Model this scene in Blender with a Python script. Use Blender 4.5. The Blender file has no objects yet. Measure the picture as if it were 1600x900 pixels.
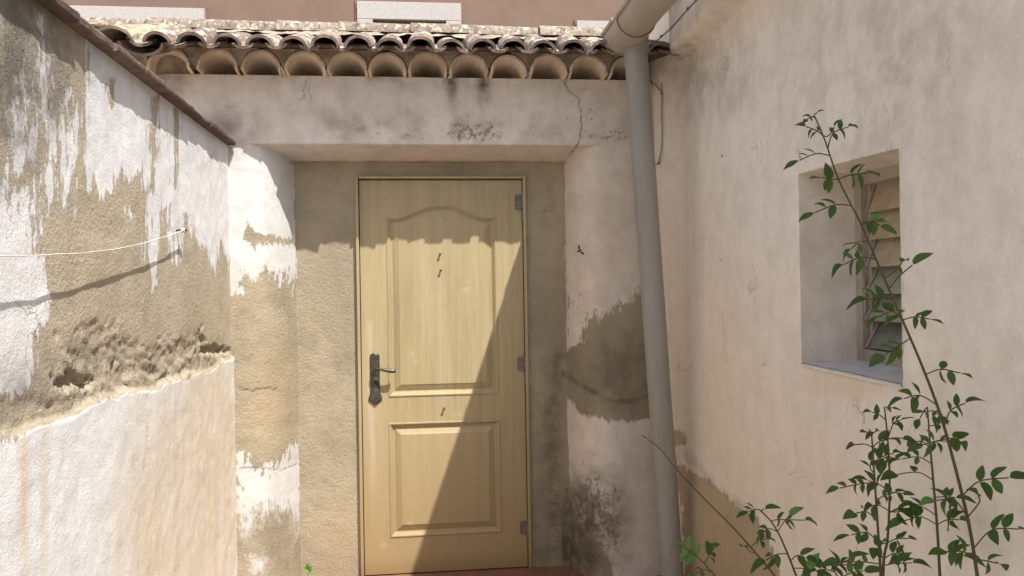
import bpy, bmesh, math, random
import numpy as np
from mathutils import Vector, Matrix

# ------------------------------------------------------------------ camera, sky, sun, exposure
sc = bpy.context.scene
COL = sc.collection
FPX = 1250.0                      # focal length in photo pixels (1600 wide)
YAW, PITCH, ROLL = math.atan(140/1250.0), math.atan(5/1250.0), 0.016
CP = np.array([0.0, 0.0, 1.45])
_f = np.array([math.sin(YAW)*math.cos(PITCH), math.cos(YAW)*math.cos(PITCH), math.sin(PITCH)])
_r0 = np.array([math.cos(YAW), -math.sin(YAW), 0.0])
_u0 = np.cross(_r0, _f)
_r = _r0*math.cos(ROLL) - _u0*math.sin(ROLL)
_u = _u0*math.cos(ROLL) + _r0*math.sin(ROLL)
camd = bpy.data.cameras.new('camera')
cam = bpy.data.objects.new('camera', camd)
COL.objects.link(cam)
cam.matrix_world = Matrix(((_r[0], _u[0], -_f[0], CP[0]), (_r[1], _u[1], -_f[1], CP[1]),
                           (_r[2], _u[2], -_f[2], CP[2]), (0, 0, 0, 1)))
camd.sensor_width = 36.0
camd.lens = 36.0*FPX/1600.0
camd.clip_start = 0.02
camd.clip_end = 500
sc.camera = cam

SUNV = Vector((0.62, -1.0, 1.75)).normalized()      # towards the sun
world = bpy.data.worlds.new("World")
sc.world = world
world.use_nodes = True
wn = world.node_tree
wn.nodes.clear()
sky = wn.nodes.new('ShaderNodeTexSky')
sky.sky_type = 'NISHITA'
sky.sun_disc = False
sky.sun_elevation = math.asin(SUNV.z)
sky.sun_rotation = math.atan2(SUNV.x, SUNV.y)
sky.air_density = 1.0
sky.dust_density = 2.0
sky.ozone_density = 0.6
bg = wn.nodes.new('ShaderNodeBackground')
bg.inputs['Strength'].default_value = 0.12
wo = wn.nodes.new('ShaderNodeOutputWorld')
hsv = wn.nodes.new('ShaderNodeHueSaturation')      # sky desaturated like a white balance, so shade renders less blue
hsv.inputs['Saturation'].default_value = 0.45
wn.links.new(sky.outputs[0], hsv.inputs['Color'])
wn.links.new(hsv.outputs[0], bg.inputs[0])
wn.links.new(bg.outputs[0], wo.inputs[0])
sund = bpy.data.lights.new('sun', 'SUN')
sund.energy = 4.2
sund.angle = math.radians(0.5)
sund.color = (1.0, 0.945, 0.865)
sun = bpy.data.objects.new('sun', sund)
COL.objects.link(sun)
sun.location = (3, -5, 9)
sun.rotation_euler = SUNV.to_track_quat('Z', 'Y').to_euler()
sc.view_settings.view_transform = 'Standard'
sc.view_settings.look = 'None'
sc.view_settings.gamma = 1
sc.view_settings.exposure = 0.74
sc.cycles.max_bounces = 12
sc.cycles.diffuse_bounces = 8

# ------------------------------------------------------------------ layout helpers
def ray(u, v):
    return _f*FPX + _r*(u-800) + _u*(450-v)
def onX(u, v, X):
    d = ray(u, v); return CP + d*((X-CP[0])/d[0])
def onY(u, v, Y):
    d = ray(u, v); return CP + d*((Y-CP[1])/d[1])
def onZ(u, v, Z):
    d = ray(u, v); return CP + d*((Z-CP[2])/d[2])
def proj(P):
    q = P - CP
    z = np.maximum(q@_f, 1e-3)
    return 800 + FPX*(q@_r)/z, 450 - FPX*(q@_u)/z, z

def _hash(i, j, k, s):
    n = (i*374761393 + j*668265263 + k*2147483647 + s*144665) & 0xffffffff
    n = ((n ^ (n >> 13))*1274126177) & 0xffffffff
    n = (n ^ (n >> 16)) & 0xffffff
    return n/float(0xffffff)
def vnoise(P, s=0):
    P = P + 1000.0
    I = np.floor(P).astype(np.int64); F = P - I
    F = F*F*(3-2*F)
    out = 0
    for dx in (0, 1):
        for dy in (0, 1):
            for dz in (0, 1):
                w = (F[:, 0] if dx else 1-F[:, 0])*(F[:, 1] if dy else 1-F[:, 1])*(F[:, 2] if dz else 1-F[:, 2])
                out = out + w*_hash(I[:, 0]+dx, I[:, 1]+dy, I[:, 2]+dz, s)
    return out
def fbm(P, scale, oct=4, s=0, rough=.5):
    a, t, o = 1.0, 0.0, 0.0
    Q = P*scale
    for k in range(oct):
        o = o + a*vnoise(Q, s+k*7); t += a; a *= rough; Q = Q*2.03
    return o/t
def sstep(a, b, x):
    t = np.clip((x-a)/(b-a), 0, 1); return t*t*(3-2*t)
def sdf(U, V, poly):
    """signed distance, positive inside"""
    n = len(poly); d = np.full(U.shape, 1e9); inside = np.zeros(U.shape, bool)
    for i in range(n):
        ax, ay = poly[i]; bx, by = poly[(i+1) % n]
        ex, ey = bx-ax, by-ay
        t = np.clip(((U-ax)*ex + (V-ay)*ey)/(ex*ex+ey*ey+1e-9), 0, 1)
        d = np.minimum(d, np.hypot(U-ax-t*ex, V-ay-t*ey))
        c = ((ay > V) != (by > V))
        with np.errstate(divide='ignore', invalid='ignore'):
            xi = ax + (V-ay)*ex/(ey if ey else 1e-9)
        inside ^= c & (U < xi)
    return np.where(inside, d, -d)
def linedist(U, V, pts):
    d = np.full(U.shape, 1e9)
    for i in range(len(pts)-1):
        ax, ay = pts[i]; bx, by = pts[i+1]
        ex, ey = bx-ax, by-ay
        t = np.clip(((U-ax)*ex + (V-ay)*ey)/(ex*ex+ey*ey+1e-9), 0, 1)
        d = np.minimum(d, np.hypot(U-ax-t*ex, V-ay-t*ey))
    return d
def blob(U, V, cx, cy, rx, ry):
    return np.clip(1-np.hypot((U-cx)/rx, (V-cy)/ry), 0, 1)

# ------------------------------------------------------------------ object helpers
def tag(o, label=None, cat=None, group=None, kind=None):
    if label: o['label'] = label
    if cat: o['category'] = cat
    if group: o['group'] = group
    if kind: o['kind'] = kind
    return o
def empty(name, loc, label, cat, group=None):
    o = bpy.data.objects.new(name, None); COL.objects.link(o); o.location = loc
    o.empty_display_size = .05
    return tag(o, label, cat, group)
WL = {}
def link(name, me, mat, parent=None, loc=(0, 0, 0), rot=(0, 0, 0), scale=(1, 1, 1), label=None):
    o = bpy.data.objects.new(name, me); COL.objects.link(o)
    if mat is not None and not me.materials: me.materials.append(mat)
    off = Vector((0, 0, 0))
    p = parent
    if p is not None:
        o.parent = p
        off = WL.get(p.name, Vector(p.location))
    o.location = Vector(loc) - off
    o.rotation_euler = rot; o.scale = scale
    WL[o.name] = Vector(loc)
    if label: o['label'] = label
    return o
def mesh(name, v, f, smooth=True):
    me = bpy.data.meshes.new(name)
    me.from_pydata([tuple(map(float, p)) for p in v], [], [tuple(map(int, q)) for q in f])
    me.update()
    if smooth: me.polygons.foreach_set('use_smooth', [True]*len(me.polygons))
    return me
def bm_mesh(name, bm, smooth=False, recalc=True):
    if recalc: bmesh.ops.recalc_face_normals(bm, faces=bm.faces)
    me = bpy.data.meshes.new(name); bm.to_mesh(me); bm.free()
    if smooth: me.polygons.foreach_set('use_smooth', [True]*len(me.polygons))
    return me
def add_box(bm, c, s, bevel=0, rot=None, jit=0):
    m = Matrix.Diagonal((s[0], s[1], s[2], 1))
    r = bmesh.ops.create_cube(bm, size=1, matrix=(Matrix.Translation(c) @ (rot.to_4x4() if rot else Matrix.Identity(4)) @ m))
    vs = r['verts']
    if jit:
        for v in vs: v.co += Vector((random.uniform(-jit, jit) for _ in range(3)))
    if bevel:
        es = list({e for v in vs for e in v.link_edges})
        bmesh.ops.bevel(bm, geom=es, offset=bevel, segments=2, affect='EDGES', profile=.5)
def add_tube(bm, pts, rad, n=10, cap=True, flat=1.0):
    pts = [Vector(p) for p in pts]
    if not hasattr(rad, '__len__'): rad = [rad]*len(pts)
    rings = []; prev = None
    for i, p in enumerate(pts):
        t = (pts[min(i+1, len(pts)-1)] - pts[max(i-1, 0)]).normalized()
        if prev is None:
            a = Vector((0, 0, 1)) if abs(t.z) < .9 else Vector((1, 0, 0))
            x = t.cross(a).normalized()
        else:
            x = (prev - t*prev.dot(t)).normalized()
        prev = x; y = t.cross(x)
        rings.append([bm.verts.new(p + (x*math.cos(k*2*math.pi/n) + y*math.sin(k*2*math.pi/n)*flat)*rad[i]) for k in range(n)])
    for a, b in zip(rings, rings[1:]):
        for k in range(n): bm.faces.new((a[k], a[(k+1) % n], b[(k+1) % n], b[k]))
    if cap:
        bm.faces.new(rings[0][::-1]); bm.faces.new(rings[-1])
def smooth_pts(pts, sub=4):
    pts = [np.array(p, float) for p in pts]
    out = []
    for i in range(len(pts)-1):
        p0 = pts[max(i-1, 0)]; p1 = pts[i]; p2 = pts[i+1]; p3 = pts[min(i+2, len(pts)-1)]
        for k in range(sub):
            t = k/sub
            out.append(.5*((2*p1)+(-p0+p2)*t+(2*p0-5*p1+4*p2-p3)*t*t+(-p0+3*p1-3*p2+p3)*t**3))
    out.append(pts[-1]); return out
def fattr(me, name, arr):
    a = me.attributes.new(name, 'FLOAT', 'POINT')
    a.data.foreach_set('value', np.asarray(arr, np.float32))

# ------------------------------------------------------------------ node helpers
def newmat(name):
    m = bpy.data.materials.new(name); m.use_nodes = True
    nt = m.node_tree
    b = nt.nodes['Principled BSDF']
    b.inputs['Roughness'].default_value = .85
    b.inputs['Specular IOR Level'].default_value = .25
    return m, nt, b
class N:
    def __init__(s, nt): s.nt = nt
    def n(s, t, **k):
        o = s.nt.nodes.new(t)
        for a, b in k.items(): setattr(o, a, b)
        return o
    def put(s, sock, v):
        if isinstance(v, bpy.types.NodeSocket): s.nt.links.new(v, sock)
        elif isinstance(v, (tuple, list)) and len(v) == 3 and sock.type == 'RGBA': sock.default_value = (*v, 1)
        else: sock.default_value = v
    def math(s, op, a, b=0.0, c=0.0, clamp=False):
        o = s.n('ShaderNodeMath', operation=op, use_clamp=clamp)
        s.put(o.inputs[0], a); s.put(o.inputs[1], b); s.put(o.inputs[2], c)
        return o.outputs[0]
    def attr(s, name):
        return s.n('ShaderNodeAttribute', attribute_name=name).outputs['Fac']
    def coord(s, scale=(1, 1, 1), src=None, off=None):
        tc = src if src is not None else s.n('ShaderNodeTexCoord').outputs['Object']
        m = s.n('ShaderNodeMapping'); s.put(m.inputs['Vector'], tc)
        m.inputs['Scale'].default_value = scale
        if off is not None: s.put(m.inputs['Location'], off)
        return m.outputs[0]
    def noise(s, vec, scale, detail=5, rough=.55, dist=0.0):
        o = s.n('ShaderNodeTexNoise'); s.put(o.inputs['Vector'], vec)
        o.inputs['Scale'].default_value = scale; o.inputs['Detail'].default_value = detail
        o.inputs['Roughness'].default_value = rough; o.inputs['Distortion'].default_value = dist
        return o.outputs['Fac']
    def ramp(s, fac, a, b, clamp=True):
        o = s.n('ShaderNodeMapRange', interpolation_type='SMOOTHSTEP', clamp=True)
        s.put(o.inputs['Value'], fac); o.inputs['From Min'].default_value = a; o.inputs['From Max'].default_value = b
        return o.outputs[0]
    def mix(s, f, a, b, mode='MIX'):
        o = s.n('ShaderNodeMix', data_type='RGBA', blend_type=mode)
        s.put(o.inputs[0], f); s.put(o.inputs[6], a); s.put(o.inputs[7], b)
        return o.outputs[2]
    def bump(s, h, dist=1.0, strength=1.0, normal=None):
        o = s.n('ShaderNodeBump'); s.put(o.inputs['Height'], h)
        o.inputs['Distance'].default_value = dist; o.inputs['Strength'].default_value = strength
        if normal is not None: s.put(o.inputs['Normal'], normal)
        return o.outputs[0]

def wall_material(name, paint=((.74, .73, .71), (.62, .60, .57)), mortar=((.36, .30, .20), (.28, .23, .155)),
                  warm=(.56, .41, .29), dirt=(.20, .18, .15), edge=.03, streak=.06, grain=1.0, film=.35, pbump=1.0, lime=(.60, .60, .59)):
    m, nt, b = newmat(name); g = N(nt)
    P = g.coord()
    S = g.coord((1, 1, .10))
    n1 = g.noise(P, 9, 8, .68)
    n3 = g.noise(g.coord((1, 1, .45)), 42, 9, .72)
    ns = g.noise(S, 26, 6, .6)
    pa = g.attr('paint'); rag = g.attr('rag')
    v = g.math('MULTIPLY_ADD', g.math('SUBTRACT', n1, .5), edge*2, pa)
    v = g.math('ADD', v, g.math('MULTIPLY', g.math('SUBTRACT', n3, .5), g.attr('fray')))
    v = g.math('ADD', v, g.math('MULTIPLY', g.math('MULTIPLY', g.math('SUBTRACT', ns, .5), streak*2), rag))
    so = g.attr('soft')
    pm = g.math('ADD', g.math('DIVIDE', v, g.math('MULTIPLY_ADD', so, 2.0, .003)), .5, clamp=True)
    # thin worn film of lime over the mortar, away from the paint too
    big = g.noise(P, 2.3, 5, .6)
    mid = g.noise(P, 11, 7, .65)
    fine = g.noise(P, 190, 3, .6)
    sp = g.noise(g.coord((1, 1, .16)), 13, 6, .65)
    pc = g.mix(g.ramp(mid, .35, .7), paint[0], paint[1])
    pc = g.mix(g.math('MULTIPLY', g.ramp(sp, .52, .75), film), pc, tuple(c*.72 for c in paint[1]))
    st_ = g.noise(P, 4.5, 9, .72, .3)
    pc = g.mix(g.math('MULTIPLY', g.ramp(st_, .48, .70), .55*film+.03), pc, tuple(c*.74 for c in paint[1]))
    pc = g.mix(g.attr('lime'), pc, g.mix(g.ramp(mid, .4, .75), lime, tuple(x*.86 for x in lime)))
    wa = g.attr('warm')
    wf = g.math('MULTIPLY', wa, g.math('ADD', g.math('MULTIPLY', g.ramp(sp, .2, .8), .6), .5), clamp=True)
    pc = g.mix(wf, pc, warm)
    mc = g.mix(g.ramp(big, .35, .65), mortar[0], mortar[1])
    mc = g.mix(g.math('MULTIPLY', g.ramp(mid, .45, .75), .55), mc, tuple(c*.78 for c in mortar[1]))
    mc = g.mix(g.math('MULTIPLY', g.ramp(g.noise(P, 48, 5, .7), .56, .72), .35), mc, tuple(min(1, c*1.35) for c in mortar[0]))
    mc = g.mix(g.math('MULTIPLY', wa, .5), mc, (warm[0]*.8, warm[1]*.75, warm[2]*.6))
    c = g.mix(pm, mc, pc)
    di = g.attr('dirt')
    df = g.math('MULTIPLY', di, g.math('ADD', g.math('MULTIPLY', g.ramp(mid, .3, .7), .9), .35), clamp=True)
    c = g.mix(df, c, dirt)
    mo = g.attr('mould')
    mn = g.math('ADD', g.noise(P, 34, 7, .78), g.math('MULTIPLY', g.math('SUBTRACT', mo, 1.0), .30))
    c = g.mix(g.math('MULTIPLY', g.ramp(mn, .46, .56), .74), c, tuple(x*1.1 for x in dirt))
    wp = g.n('ShaderNodeVectorMath', operation='ADD'); g.put(wp.inputs[0], P)
    nz = g.n('ShaderNodeTexNoise'); g.put(nz.inputs['Vector'], P); nz.inputs['Scale'].default_value = 6; nz.inputs['Detail'].default_value = 5
    sc3 = g.n('ShaderNodeVectorMath', operation='SCALE'); g.put(sc3.inputs[0], nz.outputs['Color']); sc3.inputs['Scale'].default_value = .30
    g.put(wp.inputs[1], sc3.outputs[0])
    vo = g.n('ShaderNodeTexVoronoi', feature='DISTANCE_TO_EDGE'); g.put(vo.inputs['Vector'], wp.outputs[0]); vo.inputs['Scale'].default_value = 3.1
    cz = g.math('MULTIPLY', g.ramp(vo.outputs['Distance'], .008, .001), g.ramp(g.noise(P, 3.3, 3, .5), .56, .66))
    vs = g.n('ShaderNodeTexVoronoi'); g.put(vs.inputs['Vector'], P); vs.inputs['Scale'].default_value = 17
    sxx = g.n('ShaderNodeSeparateColor'); g.put(sxx.inputs[0], vs.outputs['Color'])
    dots = g.math('MULTIPLY', g.ramp(vs.outputs['Distance'], .07, .04), g.math('GREATER_THAN', sxx.outputs[0], .86))
    c = g.mix(g.math('MULTIPLY', dots, .55), c, dirt)
    cr = g.math('MAXIMUM', g.attr('crack'), g.math('MULTIPLY', cz, .38))
    c = g.mix(cr, c, (.07, .055, .04))
    c = g.mix(g.math('MULTIPLY', g.ramp(fine, .35, .65), .14), c, tuple(x*.45 for x in paint[1]))
    nt.links.new(c, b.inputs['Base Color'])
    b.inputs['Roughness'].default_value = .93
    b.inputs['Specular IOR Level'].default_value = .12
    # relief
    h = g.math('MULTIPLY', pm, .0018)
    h = g.math('MULTIPLY_ADD', fine, .0009*grain, h)
    gm = g.math('SUBTRACT', 1.25, pm)
    h = g.math('ADD', h, g.math('MULTIPLY', g.math('MULTIPLY', g.noise(P, 80, 5, .7), .0034*grain), gm))
    h = g.math('MULTIPLY_ADD', g.noise(P, 16, 9, .62), .0035*pbump, h)
    h = g.math('MULTIPLY_ADD', cr, -.004, h)
    nt.links.new(g.bump(h), b.inputs['Normal'])
    return m

def simple_mat(name, c1, c2=None, scale=8, rough=.8, bump=.0005, bscale=60, spec=.25, metal=0, stretch=(1, 1, 1), rnd=.0):
    m, nt, b = newmat(name); g = N(nt)
    oi = g.n('ShaderNodeObjectInfo')
    off = g.math('MULTIPLY', oi.outputs['Random'], 37.0)
    P = g.coord(stretch, off=off)
    c2 = c2 or tuple(x*.7 for x in c1)
    c = g.mix(g.ramp(g.noise(P, scale, 6, .62), .32, .7), c1, c2)
    if rnd:
        k = g.math('MULTIPLY_ADD', oi.outputs['Random'], rnd, 1-rnd*.5)
        hs = g.n('ShaderNodeHueSaturation'); g.put(hs.inputs['Color'], c); g.put(hs.inputs['Value'], k)
        c = hs.outputs[0]
    nt.links.new(c, b.inputs['Base Color'])
    b.inputs['Roughness'].default_value = rough; b.inputs['Specular IOR Level'].default_value = spec
    b.inputs['Metallic'].default_value = metal
    if bump:
        nt.links.new(g.bump(g.math('MULTIPLY', g.noise(P, bscale, 5, .6), bump)), b.inputs['Normal'])
    return m

def tile_mat(name, clay, clay2, lichen, lich_amt=.5, dark=(.07, .055, .045), st=.35):
    """clay tile; lichen and soot grow on the weathered upper side of each tile (local up)"""
    m, nt, b = newmat(name); g = N(nt)
    oi = g.n('ShaderNodeObjectInfo')
    off = g.math('MULTIPLY', oi.outputs['Random'], 53.0)
    P = g.coord((1, st, 1), off=off)
    c = g.mix(g.ramp(g.noise(P, 14, 6, .62), .35, .65), clay, clay2)
    k = g.math('MULTIPLY_ADD', oi.outputs['Random'], .35, .85)
    hs = g.n('ShaderNodeHueSaturation'); g.put(hs.inputs['Color'], c); g.put(hs.inputs['Value'], k); c = hs.outputs[0]
    up = g.attr('weather')
    d = g.math('MULTIPLY', g.ramp(g.noise(P, 33, 7, .7), .50, .62), g.math('MULTIPLY', up, .75))
    c = g.mix(d, c, dark)
    l = g.math('ADD', g.noise(P, 24, 8, .75), g.math('MULTIPLY', g.math('SUBTRACT', up, 1), .6))
    l = g.ramp(l, .56-lich_amt*.16, .62-lich_amt*.13)
    c = g.mix(g.math('MULTIPLY', l, .88), c, lichen)
    nt.links.new(c, b.inputs['Base Color'])
    b.inputs['Roughness'].default_value = .9; b.inputs['Specular IOR Level'].default_value = .15
    h = g.math('MULTIPLY', g.noise(P, 60, 6, .7), .0025)
    h = g.math('MULTIPLY_ADD', l, .0015, h)
    nt.links.new(g.bump(h), b.inputs['Normal'])
    return m

M = {}
M['left'] = wall_material('peeling lime wash', paint=((.80, .81, .825), (.72, .725, .73)), mortar=((.53, .46, .345), (.45, .39, .285)),
                          warm=(.66, .56, .42), dirt=(.17, .155, .13), edge=.018, streak=.045, grain=1.7, film=.4, lime=(.80, .82, .85))
M['facade'] = wall_material('weathered render', paint=((.72, .65, .59), (.60, .54, .475)), mortar=((.40, .345, .25), (.31, .265, .19)),
                            warm=(.62, .48, .32), dirt=(.115, .095, .07), edge=.02, streak=.02, grain=1.4, film=.3)
M['right'] = wall_material('pink lime render', paint=((.92, .865, .795), (.80, .745, .675)), mortar=((.46, .37, .26), (.38, .29, .20)),
                           warm=(.80, .67, .53), dirt=(.30, .25, .20), edge=.012, streak=.01, grain=.6, film=.28, pbump=.8)
M['mortar'] = simple_mat('mortar', (.42, .36, .29), (.25, .20, .15), 18, .95, .006, 50, .1)
M['tile_top'] = tile_mat('weathered clay tile', (.26, .195, .16), (.19, .15, .13), (.50, .465, .39), .5)
M['tile_ridge'] = tile_mat('lichen covered clay tile', (.30, .24, .195), (.20, .165, .14), (.46, .42, .34), .42, st=1.3)
M['tile_eave'] = tile_mat('clean clay tile', (.74, .635, .50), (.62, .50, .375), (.6, .5, .4), .1, (.2, .13, .09))
M['tile_flat'] = simple_mat('flat clay tile', (.20, .14, .115), (.11, .085, .075), 25, .9, .003, 60, .1, rnd=.4)

# ------------------------------------------------------------------ ground
XL, XR, F, D = -0.875, 1.22, 3.79, 4.03
FZ = .03
m, nt, b = newmat('red cement floor'); g = N(nt); P = g.coord()
c = g.mix(g.ramp(g.noise(P, 3, 6, .6), .35, .65), (.36, .27, .22), (.42, .34, .28))
c = g.mix(g.math('MULTIPLY', g.ramp(g.noise(P, 30, 6, .7), .5, .65), .6), c, (.22, .15, .11))
nt.links.new(c, b.inputs['Base Color'])
nt.links.new(g.bump(g.math('MULTIPLY', g.noise(P, 40, 6, .7), .004)), b.inputs['Normal'])
M['ground'] = m
gv = []; gf = []
xs = np.concatenate([[-150, -40, -10, -3], np.linspace(-1.2, 1.5, 55), [3, 10, 40, 150]])
ys = np.concatenate([[-150, -40, -10, -3], np.linspace(-1, 4.3, 107), [7, 15, 40, 150]])
GX, GY = np.meshgrid(xs, ys)
GP = np.stack([GX.ravel(), GY.ravel(), np.zeros(GX.size)], 1)
inn = (np.abs(GP[:, 0]) < 1.6) & (GP[:, 1] > -1.1) & (GP[:, 1] < 4.4)
GP[:, 2] = FZ + inn*(.012*(fbm(GP, 5, 4, 3)-.5))
nx = len(xs)
gf = [(j*nx+i, j*nx+i+1, (j+1)*nx+i+1, (j+1)*nx+i) for j in range(len(ys)-1) for i in range(nx-1)]
o = link('ground', mesh('ground', GP, gf), M['ground']); o['kind'] = 'structure'

# ------------------------------------------------------------------ grid wall builder
def grid_faces(na, nb, keep=None, flip=False):
    f = []
    for j in range(nb-1):
        for i in range(na-1):
            if keep is not None and not keep(i, j): continue
            q = (j*na+i, j*na+i+1, (j+1)*na+i+1, (j+1)*na+i)
            f.append(q[::-1] if flip else q)
    return f
def box_geo(x0, x1, y0, y1, z0, z1, base):
    v = [(x, y, z) for x in (x0, x1) for y in (y0, y1) for z in (z0, z1)]
    f = [(0, 1, 3, 2), (4, 6, 7, 5), (0, 4, 5, 1), (2, 3, 7, 6), (0, 2, 6, 4), (1, 5, 7, 3)]
    return v, [tuple(i+base for i in q) for q in f]

# ------------------------------------------------------------------ LEFT WALL
lw = empty('courtyard_wall', (XL, 1.5, 0), 'sunlit boundary wall with peeling white lime wash over ochre mortar, left of the door', 'wall')
ZT = 2.135
ys = np.concatenate([np.linspace(-3, 1.1, 40), np.arange(1.11, 3.83, .0075)])
zs = np.concatenate([np.arange(0, ZT, .0075), [ZT]])
YY, ZZ = np.meshgrid(ys, zs)
Pn = np.stack([np.full(YY.size, XL), YY.ravel(), ZZ.ravel()], 1)
U, V, W = proj(Pn)
sc_ = W/FPX
U = np.where(Pn[:, 1] < 1.0, -400+Pn[:, 1]*100, U)
whites = [
 [(128, 20), (137, 80), (138, 300), (147, 272), (157, 308), (172, 300), (184, 262), (200, 285), (221, 268), (229, 318), (231, 430), (237, 455), (245, 445), (250, 335), (262, 318), (265, 395), (279, 422), (291, 335), (305, 375), (320, 392), (335, 430), (346, 368), (364, 440), (372, 200), (250, 60)],
 [(60, 20), (77, 50), (76, 170), (67, 195), (61, 120)],
 [(12, 130), (40, 95), (47, 245), (32, 280), (52, 330), (46, 380), (30, 400), (12, 380)],
 [(95, 120), (127, 165), (119, 260), (108, 335), (95, 320)],
 [(76, 190), (85, 185), (85, 330), (77, 305)],
 [(-90, 280), (25, 295), (45, 355), (60, 395), (75, 425), (80, 495), (64, 512), (54, 530), (50, 600), (20, 618), (-10, 605), (-90, 640)],
 [(-300, -50), (-10, -50), (-8, 250), (-100, 300), (-300, 300)],
]
pt = np.full(U.shape, -1e9)
for p in whites: pt = np.maximum(pt, sdf(U, V, p))
for p in [[(233, 150), (246, 150), (244, 230), (241, 300), (236, 300)], [(269, 170), (279, 175), (277, 235), (274, 290), (271, 290)],
          [(104, 160), (112, 160), (110, 200), (105, 200)], [(170, 120), (183, 125), (178, 165), (172, 160)]]:
    pt = np.minimum(pt, -sdf(U, V, p))
pt = np.maximum(pt, sdf(U, V, [(199, 328), (211, 336), (209, 350), (201, 345)])-1)
ledge = np.interp(U, [-300, 0, 50, 100, 130, 160, 200, 230, 290, 330, 362], [770, 681, 664, 649, 632, 622, 610, 606, 586, 573, 556])
ledge = ledge + (fbm(Pn, 16, 4, 11)-.5)*22
low = (V - ledge)*sc_                     # >0 below the ledge
paint = np.where(low > 0, np.minimum(.05, (low-.008)*1.5), pt*sc_)
rag = np.where(low > 0, 0, 1.0)
fresh = sstep(300, 640, V)
warm = 1.1*blob(U, V, 270, 850, 130, 330) + .9*blob(U, V, 330, 700, 60, 260) + .8*blob(U, V, 28, 780, 14, 250) + .5*blob(U, V, 60, 780, 10, 240)
warm = np.clip(warm*(low > 0)*1.5, 0, .95)
dirt = 1.5*blob(U, V, 0, 90, 130, 230) + .5*blob(U, V, 110, 110, 80, 130) + .5*blob(U, V, 150, 560, 120, 60)*(low <= 0) + .4*blob(U, V, 290, 560, 90, 55)*(low <= 0)
dirt += .6*blob(U, V, 20, 610, 160, 70)*(low <= 0)
mould = .75*blob(U, V, 30, 100, 180, 220) + .5*blob(U, V, 60, 350, 60, 160)
crack = sstep(1.6, .4, linedist(U, V, [(266, 600), (268, 650), (265, 700), (268, 760)]))*.12
# crumbled zone, real relief
hz = np.zeros(U.shape)
for (cx, cy, rx, ry, d) in [(118, 597, 30, 13, .045), (190, 590, 14, 26, .028), (160, 560, 60, 45, .012), (335, 548, 20, 9, .042), (314, 535, 7, 20, .025),
                            (262, 562, 40, 30, .012), (238, 580, 16, 9, .02), (285, 545, 16, 14, .02), (120, 640, 60, 25, .010), (255, 590, 12, 8, .022), (40, 650, 60, 25, .008)]:
    PnA = Pn*np.array([1, .5, 1]); wu = (fbm(PnA, 30, 4, int(cx), .6)-.5)*rx*2.6; wv = (fbm(Pn, 26, 4, int(cy)+9, .6)-.5)*ry*2.6
    q = blob(U+wu, V+wv, cx, cy, rx*1.35, ry*1.35)
    hz = np.maximum(hz, d*sstep(.1, .55, q))
hz = np.where(low > -.004, 0, hz)
rough = np.clip(sstep(.25, .8, blob(U, V, 150, 590, 110, 95)*1.3 + blob(U, V, 175, 510, 40, 60)*.6 + blob(U, V, 295, 560, 90, 55)*1.3 + blob(U, V, 60, 650, 90, 40) + .5*(fbm(Pn, 14, 3, 17)-.5)), 0, 1)*(low <= 0)
def rubble(a, b_, cell, s_):
    a = a/cell; b_ = b_/cell; ia = np.floor(a).astype(np.int64); ib = np.floor(b_).astype(np.int64)
    best = np.full(a.shape, 9.0); hv = np.zeros(a.shape)
    for da in (-1, 0, 1):
        for db in (-1, 0, 1):
            ca, cb = ia+da, ib+db
            px_ = ca + _hash(ca+500, cb+500, ca*0, s_); py_ = cb + _hash(ca+500, cb+500, ca*0, s_+1)
            h_ = _hash(ca+500, cb+500, ca*0, s_+2); tx = _hash(ca+500, cb+500, ca*0, s_+3)-.5; tz = _hash(ca+500, cb+500, ca*0, s_+4)-.5
            d_ = np.hypot(a-px_, b_-py_); up = d_ < best
            hv = np.where(up, h_ + tx*(a-px_)*1.2 + tz*(b_-py_)*1.2 - d_*d_*.5, hv); best = np.where(up, d_, best)
    return hv
wy = Pn[:, 1] + .02*(fbm(Pn, 25, 3, 15)-.5); wz = Pn[:, 2] + .02*(fbm(Pn, 25, 3, 16)-.5)
stone = .6*rubble(wy*.5, wz, .04, 3) + .4*rubble(wy*.55, wz, .018, 13) + .15
disp = .010*(fbm(Pn, 2.5, 3, 1)-.5) + .005*(fbm(Pn, 14, 4, 2)-.5) + rough*.0085*(stone-.55) - hz*.5
disp += .013*sstep(-.004, .006, low)
Pn[:, 0] += disp
Pn[:, 0] = np.where((low > .01) & (V > 0), Pn[:, 0]+.0, Pn[:, 0])
v = Pn; f = grid_faces(len(ys), len(zs), flip=True)
bv, bf = box_geo(XL-.16, XL-.06, -3, 3.83, -.1, ZT, len(Pn))
v = np.concatenate([Pn, np.array(bv)]); f += bf
me = mesh('wall', v, f)
z8 = np.zeros(8)
fray = .03 + .16*sstep(150, 60, U)*(V < 400) + .05*(V < 470) + .08*sstep(60, 20, U)
lime = .75*blob(U, V, 60, 800, 200, 260)
soft = .0012 + .005*blob(U, V, 60, 200, 160, 260)
for nme, a in (('soft', soft), ('lime', lime), ('fray', fray), ('paint', paint), ('rag', rag), ('warm', warm), ('dirt', np.clip(dirt, 0, 1)), ('mould', np.clip(mould, 0, 1)), ('crack', crack)):
    fattr(me, nme, np.concatenate([a, z8]))
link('wall', me, M['left'], lw)
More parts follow.
